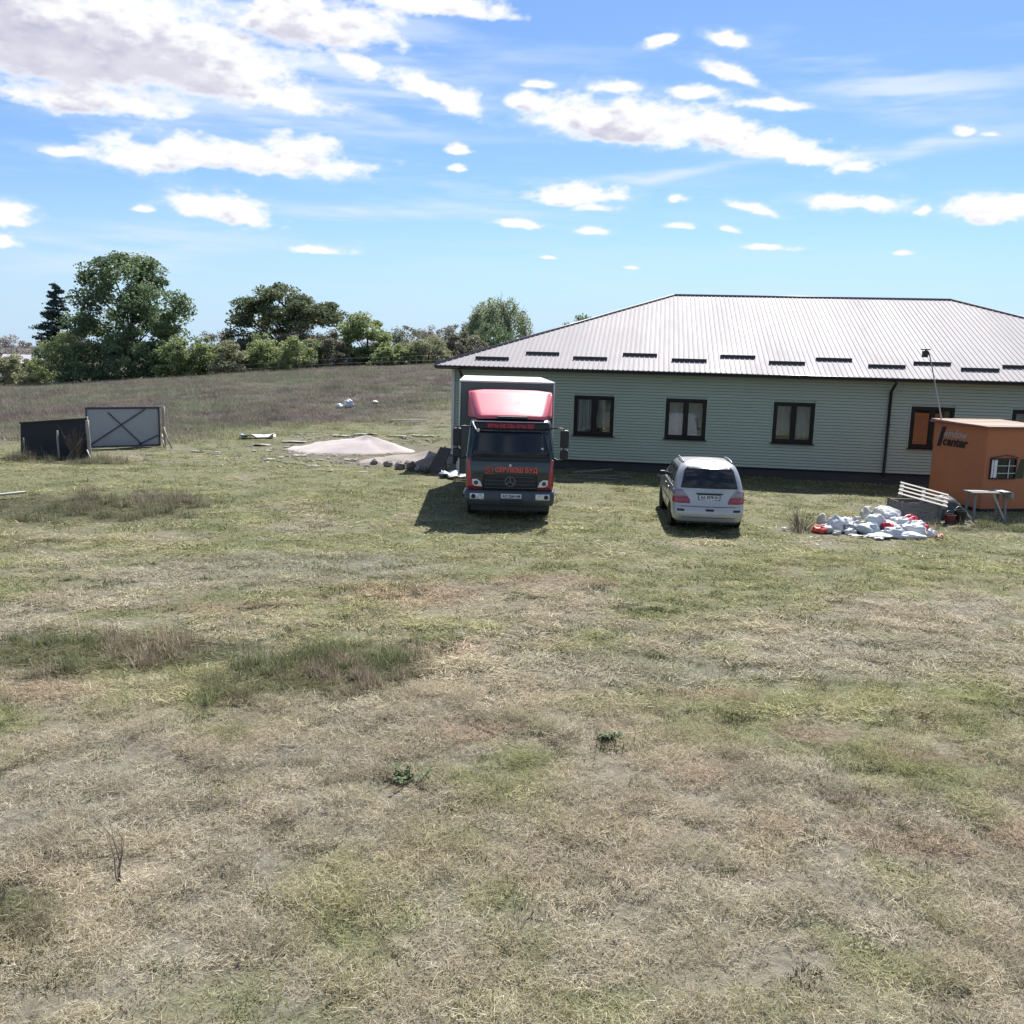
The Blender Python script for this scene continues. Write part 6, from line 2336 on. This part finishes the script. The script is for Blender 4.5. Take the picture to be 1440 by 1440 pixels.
for i, (x, y, h, w, lf, lab) in enumerate(BUSH):
    tree('hedge_bush', lab, 'bush', x, y, h, w, lf, 6500, 0.19, 'bush', 60, 0.05, group=G_B, seed=20 + i, clump_r=0.13, bark=M_BARKG)
ORD = ['first', 'second', 'third', 'fourth', 'fifth', 'sixth', 'seventh', 'eighth', 'ninth', 'tenth', 'eleventh', 'twelfth', 'thirteenth', 'fourteenth', 'fifteenth', 'sixteenth']
rr2 = random.Random(5)
for i in range(16):
    bx_ = -34.5 + i * 1.62 + rr2.uniform(-0.5, 0.5)
    by_ = 89.5 + rr2.uniform(-0.8, 2.5)
    hh_ = rr2.uniform(2.4, 4.6) if i < 12 else rr2.uniform(2.0, 3.2)
    tree('hedge_bush', 'second-row hedge bush, ' + ORD[i] + ' from the left', 'bush', bx_, by_, hh_, rr2.uniform(2.6, 4.4), rr2.choice(['light', 'light', 'olive', 'dark', 'brown']), 3800, 0.19, 'bush', 44, 0.05, group='second row of the hedge', seed=200 + i, clump_r=0.14, bark=M_BARKG)
FAR = [(-75.7, 140, 6.6, 7.5, 'grey', 'greyish far tree at the left edge'), (-69.5, 142, 7.0, 6.0, 'dark', 'dark far tree beside the greyish one'), (-48.5, 150, 7.2, 7.0, 'brown', 'brown far tree left of the oak'), (-42.0, 152, 6.6, 7.0, 'brown', 'brown far tree between biggest tree and oak'),
       (-17.7, 150, 6.5, 6.4, 'brown', 'bare brown far tree right of the yellow green tree'), (-11.5, 150, 6.9, 6.4, 'brown', 'bare brown far tree left of the willow'), (-14.4, 156, 6.0, 6.0, 'grey', 'grey far tree between the two bare brown ones'), (-6.4, 125, 5.0, 4.6, 'brown', 'brown tree just left of the willow'), (-22, 155, 5.6, 6.5, 'grey', 'grey far tree behind the yellow green tree'),
       (-34, 155, 5.6, 7.5, 'brown', 'brown far tree behind the oak\'s left side'), (-62.5, 138, 4.0, 6.0, 'brown', 'low brown far tree by the far house')]
for i, (x, y, h, w, lf, lab) in enumerate(FAR):
    tree('far_tree', lab, 'tree', x, y, h, w, lf, 3200, 0.26, 'round', 36, 0.1, group='far trees', seed=60 + i, clump_r=0.13, bark=M_BARKG)

# far house at the left edge
fh = empty('far_house', (-65.6, 125, gz(-65.6, 125)), 0.25, 'small far house with pale roof behind the left bushes', 'house')
m = MB()
m.box((0, 0, 1.1), (4.6, 3.6, 2.4))
m.build('wall', mat('far_wall', (0.34, 0.27, 0.26), 0.9, var=0.1), fh)
m = MB()
m.add([(-2.7, -2.2, 2.25), (2.7, -2.2, 2.25), (2.7, 0, 3.35), (-2.7, 0, 3.35), (2.7, 2.2, 2.25), (-2.7, 2.2, 2.25)], [(0, 1, 2, 3), (3, 2, 4, 5)])
m.build('roof', mat('far_roof', (0.52, 0.48, 0.52), 0.6), fh, solid=0.08)
m = MB()
m.box((-0.6, -1.83, 1.2), (0.8, 0.05, 0.9))
m.build('window', M_CARGLASS, fh)

# wire fence along the far edge of the field
FX = [-27.5, -24.4, -21.3, -18.2, -15.1, -12.0, -8.9, -5.8]
FL = ['leftmost', 'second from left', 'third from left', 'fourth from left', 'fifth from left', 'sixth from left', 'seventh from left', 'rightmost']
fr = empty('wire_fence', (FX[0], 83.6, 0), 0, 'thin wire fence on stakes along the far field edge', 'fence')
for x in FX:
    m = MB()
    z = gz(x, 83.6)
    m.tube([(x - FX[0], 0, z - 0.1), (x - FX[0] + 0.03, 0, z + 1.0)], 0.028, 6)
    m.build('stake', M_WOODG, fr)
for hh in (0.5, 0.92):
    m = MB()
    m.tube([(x - FX[0], -0.05, gz(x, 83.6) + hh - (0.03 if i % 2 else 0)) for i, x in enumerate(FX)], 0.008, 4)
    m.build('wire', mat('wire_grey', (0.22, 0.22, 0.22), 0.6, 0.3), fr)
